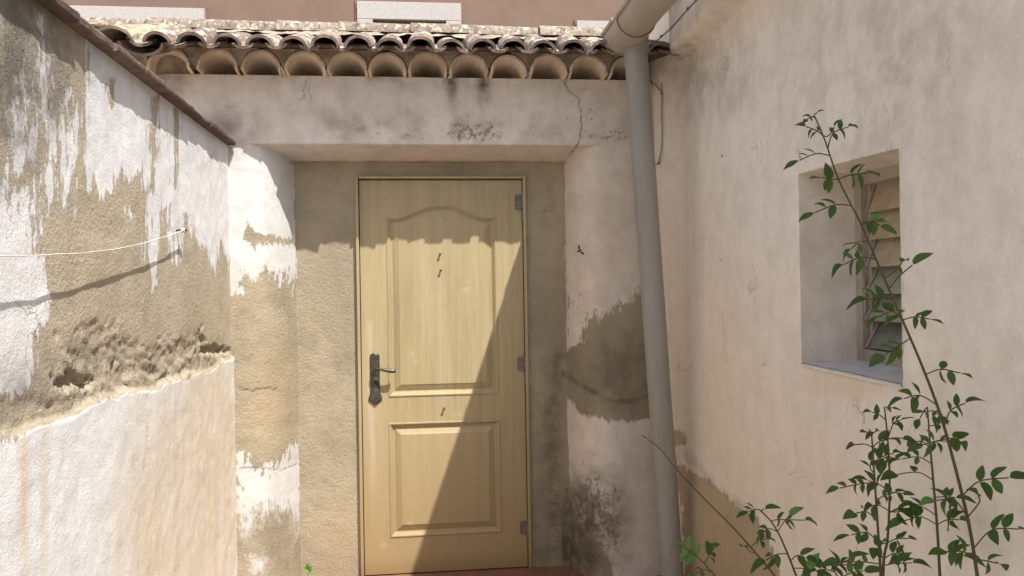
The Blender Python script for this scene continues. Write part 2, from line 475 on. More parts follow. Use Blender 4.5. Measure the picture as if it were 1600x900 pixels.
# coping: thin clay tiles laid along the top, overhanging the face
random.seed(4)
y = -2.6; k = 0
while y < 3.72:
    L = random.uniform(.20, .26)
    if y > 1.0: L = random.choice((.19, .235, .28))
    if y+L > 3.76: L = 3.77-y
    bm = bmesh.new()
    oh = random.uniform(.030, .045)
    n = 7
    top = random.uniform(.018, .026)
    rows = []
    for i in range(n+1):
        yy = y + .002 + (L-.004)*i/n
        e = oh + random.uniform(-.003, .003)
        x0, x1 = XL-.17, XL+e
        rows.append([bm.verts.new(p) for p in ((x0, yy, ZT+.002), (x0, yy, ZT+top), (x1-.006, yy, ZT+top+.002), (x1, yy, ZT+top-.006), (x1-.001, yy, ZT+.006), (x1-.005, yy, ZT+.001))])
    for a, b_ in zip(rows, rows[1:]):
        for q in range(6): bm.faces.new((a[q], a[(q+1) % 6], b_[(q+1) % 6], b_[q]))
    bm.faces.new(rows[0]); bm.faces.new(rows[-1][::-1])
    link('coping_tile', bm_mesh('coping_tile', bm), M['tile_flat'], lw)
    y += L; k += 1
# second course and mortar bed set back on the coping
bm = bmesh.new()
pts = []
for i in range(90):
    yy = -2.6 + i*(6.3/89)
    hgt = .035 + .012*math.sin(i*1.7) + random.uniform(-.006, .006)
    pts.append((yy, hgt, random.uniform(-.012, .006)))
prev = None
for yy, hgt, dx in pts:
    r = [bm.verts.new(p) for p in ((XL-.165, yy, ZT+.022), (XL-.16, yy, ZT+.022+hgt), (XL-.02+dx, yy, ZT+.022+hgt*.6), (XL-.004+dx, yy, ZT+.022))]
    if prev:
        for q in range(3): bm.faces.new((prev[q], prev[q+1], r[q+1], r[q]))
    prev = r
link('mortar_bed', bm_mesh('mortar_bed', bm), simple_mat('dark coping mortar', (.26, .20, .15), (.13, .10, .08), 14, .95, .006, 60, .1), lw)

# ------------------------------------------------------------------ SMALL HOUSE (facade with the door)
hs_ = empty('outbuilding', (.1, F, 0), 'low outbuilding with peeling render, clay tile eaves and a pale wooden door', 'building')
dA = onY(560, 281, D); dB = onY(570, 897, D); dC = onY(817, 281, D); dE = onY(823.5, 886, D)
DX0, DX1 = (dA[0]+dB[0])/2, (dC[0]+dE[0])/2
DZ0, DZ1 = (dB[2]+dE[2])/2, (dA[2]+dC[2])/2
WT = 2.465
FR = .017
xa = np.unique(np.round(np.concatenate([np.arange(-1.6, -.80, .012), np.arange(-.80, -.58, .004), np.arange(-.58, DX0-FR, .008), [DX0-FR], np.arange(DX0-FR, DX1+FR, .01), [DX1+FR],
                                        np.arange(DX1+FR, .70, .006), np.arange(.70, .86, .004), np.arange(.86, 1.24, .007)]), 5))
LZ0, LZ1 = onY(660, 254, D)[2], onY(660, 225.5, F)[2]
za = np.unique(np.round(np.concatenate([np.arange(0, DZ1+FR, .009), [DZ1+FR], np.arange(DZ1+FR, LZ0-.01, .006), np.arange(LZ0-.012, LZ1+.03, .003), np.arange(LZ1+.03, WT, .008), [WT]]), 5))
XX, ZZ = np.meshgrid(xa, za)
x = XX.ravel(); z = ZZ.ravel()
jw = .012*(fbm(np.stack([x*0, z*0, z], 1), 5, 3, 9)-.5)
jl = sstep(0, 1, np.clip((x+jw - (-.775))/(.775-.612), 0, 1))
jl = np.clip((x+jw+.86)/.248, 0, 1)**3.2
jr = np.clip((.97 - x + jw)/(.97-.722), 0, 1)**4.5
j = np.minimum(jl, jr)
wob = .004*(fbm(np.stack([x, x*0, x*0], 1), 9, 4, 21)-.5)
lt = np.clip((LZ1 - z + wob)/(LZ1-LZ0), 0, 1)
e = np.minimum(j, lt)
bulge = .075*np.clip((x-.93)/.30, 0, 1)**2 - .012*np.exp(-((x-.9)/.1)**2)*(z < 1.0)
yb = F + bulge*(1-e) + (D-F)*e
Pn = np.stack([x, yb, z], 1)
U, V, W = proj(Pn); sc_ = W/FPX
rec = sstep(.97, .999, e)
# top-left of the wall under the eave is a rounded mortar haunch
yb = yb + .10*np.clip((-1.12 - x)/.3, 0, 1)**2
Pn[:, 1] = yb + (-.008*(fbm(Pn, 3, 3, 31)-.5) - .006*(fbm(Pn, 13, 4, 32)-.5))*(1-.5*rec)
# masks
pt = np.full(U.shape, -1e9)
upper = [(200, 60), (1060, 60), (1060, 445), (1000, 452), (985, 468), (955, 482), (930, 492), (915, 500), (908, 535), (884, 550), (880, 256), (468, 256), (470, 420), (463, 452), (450, 425), (438, 438), (425, 425), (410, 425), (400, 440), (385, 425), (374, 460), (345, 470)]
pt = np.maximum(pt, sdf(U, V, upper))
pt = np.maximum(pt, sdf(U, V, [(1000, 452), (985, 468), (998, 456), (1080, 450), (1080, 640), (1040, 640)])*1.0 - 2)
pt = np.minimum(pt, -sdf(U, V, [(384, 345), (398, 362), (450, 374), (468, 368), (468, 382), (430, 380), (396, 382), (380, 372)]))
pt = np.maximum(pt, sdf(U, V, [(370, 705), (385, 712), (395, 735), (425, 728), (445, 712), (465, 690), (484, 678), (490, 860), (474, 835), (455, 800), (425, 790), (405, 800), (385, 840), (370, 800)]))
pt = np.maximum(pt, sdf(U, V, [(878, 610), (905, 645), (950, 658), (1010, 655), (1060, 650), (1060, 930), (960, 930), (955, 880), (935, 850), (915, 830), (900, 800), (905, 770), (885, 750)]))
pt = np.maximum(pt, sdf(U, V, [(392, 875), (412, 878), (412, 892), (395, 890)]))
pt = np.where(rec > .5, -60, pt)
paint = pt*sc_
warm = .45*blob(U, V, 660, 245, 300, 14) + .7*blob(U, V, 425, 620, 60, 140) + .6*blob(U, V, 530, 850, 60, 130)*rec + .35*blob(U, V, 920, 330, 110, 260)
_pd = .55*blob(U, V, 960, 580, 110, 110)*(pt < 0)*(U > 878)
dirt = 1.0*blob(U, V, 703, 128, 16, 34) + .9*blob(U, V, 756, 130, 18, 48) + .5*blob(U, V, 712, 180, 14, 60) + .5*blob(U, V, 585, 118, 20, 12)
dirt += .8*blob(U, V, 240, 120, 70, 60) + .35*blob(U, V, 350, 200, 80, 60)
dirt += 1.2*blob(U, V, 925, 820, 75, 120)*(U > 878) + .8*blob(U, V, 900, 870, 40, 60)
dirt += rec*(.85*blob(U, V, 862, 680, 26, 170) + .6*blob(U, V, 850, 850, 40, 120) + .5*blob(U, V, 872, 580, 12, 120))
dirt += .35*blob(U, V, 425, 850, 70, 100) + .5*blob(U, V, 640, 200, 420, 40)*sstep(.4, .7, fbm(Pn, 7, 4, 91)) + .5*sstep(150, 112, V)*sstep(.45, .75, fbm(Pn, 12, 4, 92)) + .8*sstep(6, 1.5, linedist(U, V, [(880, 583), (905, 600), (950, 625), (985, 628), (1010, 620)]))*.6
dirt += .45*sstep(5, 1, np.abs(V-254.5))*(e > .8)*(e < .999)  # darker line along the rear edge of the lintel soffit
mould = .66*np.exp(-((V-212)/17)**2)*(V < 228)*(.4+.6*sstep(480, 620, U)) + .7*blob(U, V, 750, 190, 60, 50) + .4*blob(U, V, 715, 190, 30, 60) + .3*blob(U, V, 960, 200, 60, 60)
dirt += _pd
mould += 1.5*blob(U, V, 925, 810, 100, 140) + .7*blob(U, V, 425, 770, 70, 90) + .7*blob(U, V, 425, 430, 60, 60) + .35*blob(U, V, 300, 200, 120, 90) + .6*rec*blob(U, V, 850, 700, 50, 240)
cl = linedist(U + (fbm(Pn, 60, 2, 41)-.5)*7, V, [(879, 122), (884, 134), (893, 146), (906, 154), (907, 172), (909, 200), (904, 226), (888, 243)])
cl2 = linedist(U+(fbm(Pn, 50, 2, 42)-.5)*6, V, [(374, 607), (395, 611), (410, 606), (430, 608)])
cl3 = linedist(U+(fbm(Pn, 50, 2, 43)-.5)*6, V+(fbm(Pn, 40, 2, 44)-.5)*6, [(372, 733), (400, 730), (440, 735), (470, 725)])
crack = np.maximum(sstep(1.3, .4, cl)*.65, np.maximum(sstep(2.0, .7, cl2)*.6, sstep(1.6, .5, cl3)*.4))
mech = [i for i in range(len(xa)) if abs(xa[i]-(DX0-FR)) < 1e-4][0], [i for i in range(len(xa)) if abs(xa[i]-(DX1+FR)) < 1e-4][0]
mjz = [i for i in range(len(za)) if abs(za[i]-(DZ1+FR)) < 1e-4][0]
keep = lambda i, j: not (mech[0] <= i < mech[1] and j < mjz)
f = grid_faces(len(xa), len(za), keep)
me = mesh('wall', Pn, f)
fray = .07 + .45*blob(U, V, 425, 780, 110, 170) + .40*blob(U, V, 430, 440, 90, 80) + .45*blob(U, V, 950, 490, 110, 70) + .15*blob(U, V, 920, 700, 100, 80)
lime = sstep(500, 450, U)*sstep(215, 250, V)
soft = .002 + .05*blob(U, V, 430, 840, 110, 120) + .012*blob(U, V, 425, 440, 80, 70) + .03*blob(U, V, 900, 780, 100, 120)
for nme, a in (('soft', soft), ('lime', lime), ('fray', fray), ('paint', paint), ('rag', np.where(V < 500, 1.0, .3)), ('warm', np.clip(warm, 0, 1)), ('dirt', np.clip(dirt, 0, 1)), ('mould', np.clip(mould, 0, 1)), ('crack', crack)):
    fattr(me, nme, a)
link('wall', me, M['facade'], hs_)
# body behind the face: back and side walls, closed room
bm = bmesh.new()
add_box(bm, (0, F+.62, 1.2), (3.3, .08, 2.5)); add_box(bm, (-1.62, F+.33, 1.2), (.06, .50, 2.48)); add_box(bm, (0, F+.36, WT-.03), (3.2, .50, .04))
link('back_wall', bm_mesh('back_wall', bm), M['mortar'], hs_)
bm = bmesh.new(); add_box(bm, (.31, F+.165, .015), (1.86, .62, .066), bevel=.01)
link('threshold', bm_mesh('threshold', bm), simple_mat('red clay threshold', (.27, .12, .08), (.19, .10, .07), 20, .9, .003, 60), hs_)

# ---- door
m, nt, b = newmat('pale wood grain laminate'); g = N(nt)
P = g.coord((1, 1, .045)); P2 = g.coord((1, 1, .10)); P0 = g.coord()
n1 = g.noise(P, 26, 7, .62, .4); n2 = g.noise(P2, 90, 4, .6); n3 = g.noise(P0, 1.6, 3, .5)
c = g.mix(g.ramp(n1, .30, .72), (.40, .335, .20), (.32, .26, .145))
c = g.mix(g.math('MULTIPLY', g.ramp(n2, .48, .75), .30), c, (.26, .195, .085))
c = g.mix(g.math('MULTIPLY', g.ramp(n3, .4, .7), .35), c, (.42, .345, .20))
sx = g.n('ShaderNodeSeparateXYZ'); g.put(sx.inputs[0], P0)
# lower part of the leaf painted browner, to deepen the shade there
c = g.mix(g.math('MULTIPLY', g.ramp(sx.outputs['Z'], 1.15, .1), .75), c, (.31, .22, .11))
c = g.mix(g.math('MULTIPLY', g.ramp(g.noise(P0, 7, 6, .7), .62, .72), .25), c, (.66, .60, .50))
# pale run-off below the bolts and rubbed edge beside the handle
for xx_, z1_, w_, k_ in ((.087, 1.60, .014, .55), (.13, 1.55, .03, .35), (-.262, 1.35, .035, .45), (-.255, .95, .03, .4)):
    ax_ = g.ramp(g.math('ABSOLUTE', g.math('SUBTRACT', sx.outputs['X'], xx_)), w_, 0)
    az_ = g.math('MULTIPLY', g.ramp(sx.outputs['Z'], z1_, z1_-.08), g.ramp(sx.outputs['Z'], z1_-.75, z1_-.35))
    c = g.mix(g.math('MULTIPLY', g.math('MULTIPLY', g.math('MULTIPLY', ax_, az_), k_), g.ramp(g.noise(P2, 12, 5, .6), .3, .6)), c, (.56, .46, .36))
grime = g.math('MULTIPLY', g.ramp(g.noise(P0, 45, 7, .75), .58, .70), .22)
c = g.mix(grime, c, (.20, .14, .07))
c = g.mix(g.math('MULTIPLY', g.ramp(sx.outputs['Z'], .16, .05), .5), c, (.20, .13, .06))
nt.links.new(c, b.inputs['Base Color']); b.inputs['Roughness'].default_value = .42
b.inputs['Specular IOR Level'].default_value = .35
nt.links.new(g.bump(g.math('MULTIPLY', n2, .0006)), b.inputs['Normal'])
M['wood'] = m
DY = D - .004
door_root = None
def px2d(u, v):
    q = onY(u, v, DY); return (q[0], q[2])
def offset_poly(P_, d):
    n = len(P_); out = []
    for i in range(n):
        a = np.array(P_[i-1]); b_ = np.array(P_[i]); c_ = np.array(P_[(i+1) % n])
        t1 = (b_-a)/np.linalg.norm(b_-a); t2 = (c_-b_)/np.linalg.norm(c_-b_)
        n1_ = np.array([-t1[1], t1[0]]); n2_ = np.array([-t2[1], t2[0]])
        nn = n1_+n2_; nn /= np.linalg.norm(nn)
        out.append(tuple(b_ + nn*d/max(.5, nn@n1_)))
    return out
# panel outlines (X,Z), counter-clockwise seen from the front (interior to the left)
pa = [px2d(607, 618.5), px2d(777, 617)]
x0 = (px2d(603, 340)[0]+px2d(607, 618)[0])/2; x1 = (px2d(775, 340)[0]+px2d(779, 617)[0])/2
zb = px2d(692, 618)[1]; zsh = px2d(602, 339.5)[1]; zpk = px2d(690, 319.5)[1]
arch = []
for i in range(33):
    t = i/32.0
    xx = x1 + (x0-x1)*t
    s = abs(t-.5)*2
    hh = sstep(np.array(.86), np.array(.12), np.array(s))
    arch.append((xx, zsh + (zpk-zsh)*float(hh)))
def outline_up(d, x0=x0, x1=x1, zb=zb):
    o_ = [(x0+d, zb+d), (x1-d, zb+d)]
    for i in range(33):
        t = i/32.0
        hh = float(sstep(np.array(.90), np.array(.10), np.array(abs(t-.5)*2)))
        o_.append((x1-d + (x0-x1+2*d)*t, zsh-d+(zpk-zsh)*hh*(1-d*1.2)))
    return o_
poly_up = outline_up(0)
x0 = (px2d(607, 664)[0]+px2d(610, 838)[0])/2; x1 = (px2d(781, 655)[0]+px2d(785, 832)[0])/2
zt_ = px2d(695, 658)[1]; zb = px2d(695, 836)[1]
poly_lo = [(x0, zb), (x1, zb), (x1, zt_), (x0, zt_)]
bm = bmesh.new()
def loop(P_, yy):
    return [bm.verts.new((p[0], yy, p[1])) for p in P_]
outer = loop([(DX0+.0025, DZ0), (DX1-.0025, DZ0), (DX1-.0025, DZ1-.003), (DX0+.0025, DZ1-.003)], DY)
h1 = loop(poly_up, DY); h2 = loop(poly_lo, DY)
es = []
for L_ in (outer, h1, h2):
    for i in range(len(L_)): es.append(bm.edges.new((L_[i], L_[(i+1) % len(L_)])))
bmesh.ops.triangle_fill(bm, use_beauty=True, edges=es, normal=(0, -1, 0))
for f_ in list(bm.faces):                      # drop faces that fell inside the panels
    c_ = f_.calc_center_median()
    for q in (poly_up, poly_lo):
        if sdf(np.array([c_.x]), np.array([c_.z]), q)[0] > 0 and all(any(abs(v_.co.x-p[0]) < 1e-5 and abs(v_.co.z-p[1]) < 1e-5 for p in q) for v_ in f_.verts):
            bm.faces.remove(f_); break
bk = [bm.verts.new((v_.co.x, DY+.04, v_.co.z)) for v_ in outer]
for i in range(4): bm.faces.new((outer[i], outer[(i+1) % 4], bk[(i+1) % 4], bk[i]))
bm.faces.new(bk)
door = link('door', bm_mesh('door', bm), M['wood'], hs_, label='pale yellow wood grain door leaf with an arched and a square panel')
prof = [(0, 0), (.0015, -.0035), (.007, -.0045), (.0095, -.001), (.013, .001), (.022, .012), (.026, .0135), (.031, .0135), (.034, .011), (.056, .0015), (.060, -.001), (.066, -.001)]
for P_ in (poly_up, poly_lo):
    bm = bmesh.new(); rings = []
    for d, h in prof:
        Q = outline_up(d) if P_ is poly_up else offset_poly(P_, d)
        rings.append([bm.verts.new((p[0], DY+h, p[1])) for p in Q])
    for a, b_ in zip(rings, rings[1:]):
        for i in range(len(a)): bm.faces.new((a[i], a[(i+1) % len(a)], b_[(i+1) % len(a)], b_[i]))
    bmesh.ops.triangle_fill(bm, use_beauty=True, edges=[bm.edges.get((rings[-1][i], rings[-1][(i+1) % len(rings[-1])])) for i in range(len(rings[-1]))], normal=(0, -1, 0))
    link('door_panel', bm_mesh('door_panel', bm), M['wood'], door)
# frame
bm = bmesh.new()
add_box(bm, ((DX0-FR/2), D-.002, (DZ0+DZ1)/2), (FR-.003, .05, DZ1-DZ0+.04), bevel=.002)
add_box(bm, ((DX1+FR/2), D-.002, (DZ0+DZ1)/2), (FR-.003, .05, DZ1-DZ0+.04), bevel=.002)
add_box(bm, ((DX0+DX1)/2, D-.003, DZ1+FR/2+.001), (DX1-DX0-.003, .05, FR-.004), bevel=.002)
link('door_frame', bm_mesh('door_frame', bm), M['wood'], hs_)
bm = bmesh.new(); add_box(bm, ((DX0+DX1)/2, D+.09, 1.03), (DX1-DX0+.1, .01, 2.1))
link('door_gap', bm_mesh('door_gap', bm), simple_mat('dark interior', (.03, .025, .02)), hs_)
M['bronze'] = simple_mat('aged bronze', (.13, .13, .105), (.06, .06, .05), 40, .42, .0012, 120, .5, .75)
M['steel'] = simple_mat('painted steel hinge', (.20, .18, .14), (.12, .10, .08), 40, .5, .0006, 100, .5, .5)
# handle plate with scrolled foot
pc = px2d(586, 590); PY = DY-.0045
bm = bmesh.new()
def plate_w(t):       # t 0 bottom .. 1 top, half width
    w = .0235
    if t > .93: w *= math.sqrt(max(0, 1-((t-.93)/.07)**2))*.9+.1
    if t < .22: w = .0235 + .010*math.sin((.22-t)/.22*math.pi)
    if t < .06: w = .0235*math.sqrt(max(0.04, t/.06))
    return w
zbt, ztp = px2d(586, 632)[1], px2d(586, 551)[1]
rows = []
for i in range(41):
    t = i/40; w = plate_w(t); zz = zbt+(ztp-zbt)*t
    bump_ = .0025*math.sin(t*34)*(t < .62) + (.006*math.exp(-((t-.13)/.08)**2))
    rows.append([bm.verts.new((pc[0]+w*sx_, PY - (yy+bump_*(abs(sx_) < .7)), zz)) for sx_, yy in ((-1, -.004), (-.97, .002), (-.75, .0045), (0, .006), (.75, .0045), (.97, .002), (1, -.004))])
for a, b_ in zip(rows, rows[1:]):
    for k in range(6): bm.faces.new((a[k], a[k+1], b_[k+1], b_[k]))
bm.faces.new(rows[0]); bm.faces.new(rows[-1])
link('handle_plate', bm_mesh('handle_plate', bm, True), M['bronze'], door)
hp = px2d(587, 575); tp = px2d(617, 578)
bm = bmesh.new()
pts = smooth_pts([(hp[0], PY, hp[1]), (hp[0], PY-.030, hp[1]+.001), (hp[0]+.006, PY-.045, hp[1]), (hp[0]+.03, PY-.050, hp[1]-.003), (hp[0]+.07, PY-.050, tp[1]+.001), (tp[0]+.006, PY-.046, tp[1])], 4)
rr = [.0085+.002*math.sin(i*.45) for i in range(len(pts))]
rr[0] = .013; rr[1] = .011; rr[-1] = .006
add_tube(bm, pts, rr, 12)
link('handle_lever', bm_mesh('handle_lever', bm, True), M['bronze'], door)
bm = bmesh.new(); kp = px2d(587, 596)
add_tube(bm, [(kp[0], PY-.004, kp[1]), (kp[0], PY-.011, kp[1])], [.010, .009], 14)
add_box(bm, (kp[0], PY-.0115, kp[1]-.002), (.003, .002, .009))
link('keyhole', bm_mesh('keyhole', bm), simple_mat('dark keyhole', (.05, .05, .045), metal=.5, rough=.5), door)
# small bolts left on the door
for u, v in ((688, 396), (689, 421), (694, 637)):
    q = px2d(u, v); bm = bmesh.new()
    add_tube(bm, [(q[0], DY+.002, q[1]), (q[0]-.001, DY-.016, q[1]-.003), (q[0]-.001, DY-.0165, q[1]-.003), (q[0]-.001, DY-.020, q[1]-.0035)], [.0048, .0048, .0075, .0065], 10)
    link('bolt', bm_mesh('bolt', bm, True), M['steel'], door)
# hinges (knuckle plus leaf)
for (u, v, hh) in ((811, 327, .15), (818, 578, .135), (819, 833, .13)):
    q = px2d(u, v); bm = bmesh.new(); hx = DX1+.001
    add_tube(bm, [(hx, DY-.014, q[1]-hh/2), (hx, DY-.014, q[1]-.002)], .0075, 12)
    add_tube(bm, [(hx, DY-.014, q[1]+.002), (hx, DY-.014, q[1]+hh/2)], .0085, 12)
    add_tube(bm, [(hx, DY-.014, q[1]+hh/2), (hx, DY-.014, q[1]+hh/2+.008)], [.006, .002], 10)
    add_box(bm, (hx-.022, DY-.006, q[1]+hh*.24), (.034, .006, hh*.5), bevel=.0015)
    add_box(bm, (hx+.008, DY-.022+.012, q[1]-hh*.25), (.012, .012, hh*.45), bevel=.0015)
    link('hinge', bm_mesh('hinge', bm, False), M['steel'], door)

# ---- curved tiles
def barrel(name, L, w0, w1, h0, h1, th=.013, n=12, m=6, up=True, full=1.0):
    """half barrel along +Y from 0..L; up=True arch, False channel; attribute 'weather' high on the upper skin"""
    vs = []; we = []
    for k in range(m+1):
        t = k/m; w = w0+(w1-w0)*t; h = h0+(h1-h0)*t
        for skin in (0, 1):
            ww, hh = (w, h) if skin == 0 else (w-th, h-th)
            for i in range(n+1):
                a = math.pi*i/n
                jx = 1+random.uniform(-.004, .004)
                X_, Z_ = math.cos(a)*ww*jx, math.sin(a)*hh*jx
                if not up: Z_ = h - Z_
                vs.append((X_, t*L + random.uniform(-.0015, .0015)*(0 < k < m) + (random.uniform(-.002, .002) if k in (0, m) else 0), Z_))
                top = (skin == 0) if up else (skin == 1)
                we.append(1.0 if top else .0)
    n1_ = n+1; st = 2*n1_; f = []
    for k in range(m):
        for i in range(n):
            a = k*st+i; f.append((a, a+1, a+st+1, a+st))
            a = k*st+n1_+i; f.append((a, a+st, a+st+1, a+1))
        for i in (0, n):
            a = k*st+i; f.append((a, a+st, a+st+n1_, a+n1_))
    for k in (0, m):
        for i in range(n):
            a = k*st+i; f.append((a, a+n1_, a+n1_+1, a+1))
    bm = bmesh.new(); V_ = [bm.verts.new(p) for p in vs]
    for q in f: bm.faces.new([V_[i] for i in q])
    bmesh.ops.recalc_face_normals(bm, faces=bm.faces)
    me = bpy.data.meshes.new(name); bm.to_mesh(me); bm.free()
    for p in me.polygons: p.use_smooth = True
    fattr(me, 'weather', we)
    try:
        me.set_sharp_from_angle(angle=math.radians(50))
    except Exception: pass
    return me
random.seed(11)
EV = [barrel('eave_tile', .42, .089+.002*i, .080, .097+.002*i, .088, n=16) for i in range(3)]
CV = [barrel('cover_tile', .40, .061+.001*i, .054, .050, .046) for i in range(3)]
CH = [barrel('channel_tile', .40, .046, .040, .024, .022, up=False) for i in range(2)]
RG = [barrel('ridge_tile', .34, .078, .070, .062, .056, n=14, m=8) for i in range(3)]
EY = 3.715
for i, u in enumerate([198, 262, 338, 407, 476, 542, 605, 668, 732, 795, 857, 919, 981]):
    X_ = onY(u, 100, EY)[0]
    s = 1.04 if i < 2 else 1
    link('eave_tile', EV[i % 3], M['tile_eave'], hs_, (X_, EY + (.03 if i == 0 else 0)+random.uniform(-.006, .006), WT+.006), (-.13+random.uniform(-.02, .02), random.uniform(-.04, .04), random.uniform(-.05, .05)), (s*random.uniform(.97, 1.01), 1, s*random.uniform(.93, 1.0)))
# mortar spandrels between the eave tiles, and a beam of mortar behind
bm = bmesh.new()
exs = [onY(u, 100, EY)[0] for u in [262, 338, 407, 476, 542, 605, 668, 732, 795, 857, 919, 981]]
for a, b_ in zip(exs, exs[1:]):
    tri = [(a+.091*math.cos(math.radians(t_)), .006+.099*math.sin(math.radians(t_))) for t_ in (82, 65, 48, 30, 12)]
    tri += [(b_+.091*math.cos(math.radians(t_)), .006+.099*math.sin(math.radians(t_))) for t_ in (168, 150, 132, 115, 98)]
    mid_ = (a+b_)/2
    tri = [(min(p[0], mid_-.002) if i_ < 5 else max(p[0], mid_+.002), p[1]) for i_, p in enumerate(tri)]
    fr_ = EY+.012+random.uniform(-.004, .008)
    vv = [[bm.verts.new((p[0], yy+random.uniform(-.003, .003), WT+p[1]+dz_+.002)) for p in tri] for yy, dz_ in ((fr_, 0), (fr_+.12, -.014))]
    for k in range(10): bm.faces.new((vv[0][k], vv[0][(k+1) % 10], vv[1][(k+1) % 10], vv[1][k]))
    bm.faces.new(vv[0]); bm.faces.new(vv[1][::-1])
link('eave_mortar', bm_mesh('eave_mortar', bm), M['mortar'], hs_)
# flat clay course above the eave tiles
x = -1.62
while x < 1.16:
    L = random.uniform(.27, .31)
    bm = bmesh.new(); add_box(bm, (x+L/2, EY-.022+.17, WT+.1145), (L-.003, .34, .011), bevel=.002)
    o = link('flat_tile', bm_mesh('flat_tile', bm), M['tile_flat'], hs_, (0, random.uniform(-.004, .004), random.uniform(-.001, .001)))
    x += L
SL = math.radians(21)
RY = 3.55
BZ = 2.528
cu = [247, 300, 353, 405, 457, 508.5, 559.5, 608, 657, 706, 754.5, 803, 849, 896, 942, 988, 1032]
cx_ = [onY(u, 65, RY)[0] for u in cu]
for i, X_ in enumerate(cx_):
    link('cover_tile', CV[i % 3], M['tile_top'], hs_, (X_, RY+random.uniform(-.022, .014), BZ+random.uniform(-.004, .006)), (SL+random.uniform(-.04, .04), random.uniform(-.10, .10), random.uniform(-.07, .07)))
chx = [cx_[0]-.07] + [(a+b_)/2 for a, b_ in zip(cx_, cx_[1:])] + [cx_[-1]+.07]
for i, X_ in enumerate(chx):
    link('channel_tile', CH[i % 2], M['tile_top'], hs_, (X_, RY+.012+random.uniform(-.008, .008), BZ-.012), (SL, 0, random.uniform(-.02, .02)))
# tile bed and mortar under the covers
bm = bmesh.new()
R_ = Matrix.Rotation(SL, 3, 'X')
add_box(bm, (-.1, RY+.37, BZ+.112), (2.65, .26, .03), rot=R_)
link('roof_bed', bm_mesh('roof_bed', bm), M['mortar'], hs_)
# ridge tiles lying along the wall head
RZ = 2.700; RYY = 3.93
ru = [60, 150, 245, 339, 446, 541, 652, 745, 850, 956, 1050]
for i in range(len(ru)-1):
    xa_ = onY(ru[i], 40, RYY)[0]; xb_ = onY(ru[i+1], 40, RYY)[0]
    L = xb_-xa_
    link('ridge_tile', RG[i % 3], M['tile_ridge'], hs_, (xa_-.03, RYY+random.uniform(-.01, .01), RZ+random.uniform(-.003, .006)), (0, .035+random.uniform(-.01, .01), -math.pi/2+random.uniform(-.03, .03)), (1, (L+.03)/.34, 1))
# mortar bedding the ridge, lumpy
bx = np.linspace(-1.8, 1.2, 150); by = np.linspace(0, 1, 9)
BX, BY = np.meshgrid(bx, by)
Q = np.stack([BX.ravel(), RYY-.13+BY.ravel()*.26, BX.ravel()*0], 1)
Q[:, 2] = RZ-.035+.04*np.sin(BY.ravel()*math.pi)+.03*(fbm(Q, 20, 4, 77)-.5)
me = mesh('ridge_mortar', Q, grid_faces(150, 9)); link('ridge_mortar', me, M['mortar'], hs_)
# odd large tiles at the left end
big = barrel('end_tile', .34, .105, .085, .075, .065, n=14)
tm = tile_mat('yellow lichen tile', (.42, .37, .26), (.34, .29, .21), (.50, .45, .33), .5)
p = onY(180, 66, 3.60)
link('end_tile', big, tm, hs_, (p[0], 3.58, 2.535), (SL, .10, -.30))
bigc = barrel('end_channel_tile', .36, .10, .09, .06, .055, up=False)
p = onY(222, 78, 3.6)
link('end_channel_tile', bigc, M['tile_ridge'], hs_, (p[0]+.0, 3.60, 2.487), (SL, .06, -.12))
bigc2 = barrel('end_channel_tile', .36, .09, .08, .06, .055, up=False)
p = onY(140, 60, 3.6)
link('end_channel_tile', bigc2, M['tile_ridge'], hs_, (p[0]-.02, 3.62, 2.50), (SL, 0, 0))
# loose mortar lumps packed among the end tiles
random.seed(8)
for (u, v, yy, r) in ((215, 60, 3.72, .035), (262, 74, 3.66, .022), (203, 85, 3.66, .02), (205, 52, 3.8, .04), (150, 38, 3.86, .03), (240, 52, 3.82, .03)):
    q = onY(u, v, yy); bm = bmesh.new()
    bmesh.ops.create_icosphere(bm, subdivisions=2, radius=r)
    for v_ in bm.verts:
        v_.co = Vector((v_.co.x*1.5, v_.co.y*1.2, v_.co.z*.6))*random.uniform(.75, 1.2)
    link('mortar_lump', bm_mesh('mortar_lump', bm), M['mortar'], hs_, tuple(q))
# haunch of mortar under the first eave tiles
hx_ = np.linspace(-1.62, -.98, 60); hz_ = np.linspace(0, 1, 14)
HX, HZ = np.meshgrid(hx_, hz_)
t = HZ.ravel(); xx = HX.ravel()
Q = np.stack([xx, F+.02-.10*t**1.6*sstep(-.98, -1.2, xx)+.03, WT-.10+.20*t], 1)
Q[:, 1] += .02*(fbm(Q, 12, 4, 88)-.5)
link('eave_haunch', mesh('eave_haunch', Q, grid_faces(60, 14)), M['mortar'], hs_)

# ------------------------------------------------------------------ RIGHT HOUSE
rh = empty('house', (XR, 1.5, 0), 'pink lime rendered house wall in shade, with a deep louvred window, gutter and downpipe', 'house')
w4 = [onX(1247, 272, XR), onX(1403, 232, XR), onX(1411, 601, XR), onX(1252, 567, XR)]
WY1 = (w4[0][1]+w4[3][1])/2; WY0 = (w4[1][1]+w4[2][1])/2
WZ1 = (w4[0][2]+w4[1][2])/2; WZ0 = (w4[2][2]+w4[3][2])/2
print('window', [tuple(np.round(q, 3)) for q in w4])
CZ = 2.52
ys = np.unique(np.round(np.concatenate([np.linspace(-3, .9, 30), np.arange(.9, WY0, .012), [WY0], np.arange(WY0, WY1, .012), [WY1], np.arange(WY1, 3.9, .009)]), 5))
ys = np.array([q for k, q in enumerate(ys) if k == 0 or q-ys[k-1] > .002 or q in (round(WY0, 5), round(WY1, 5))])
zs = np.unique(np.round(np.concatenate([np.arange(0, WZ0, .011), [WZ0], np.arange(WZ0, WZ1, .012), [WZ1], np.arange(WZ1, 2.78, .011)]), 5))
YY, ZZ = np.meshgrid(ys, zs)
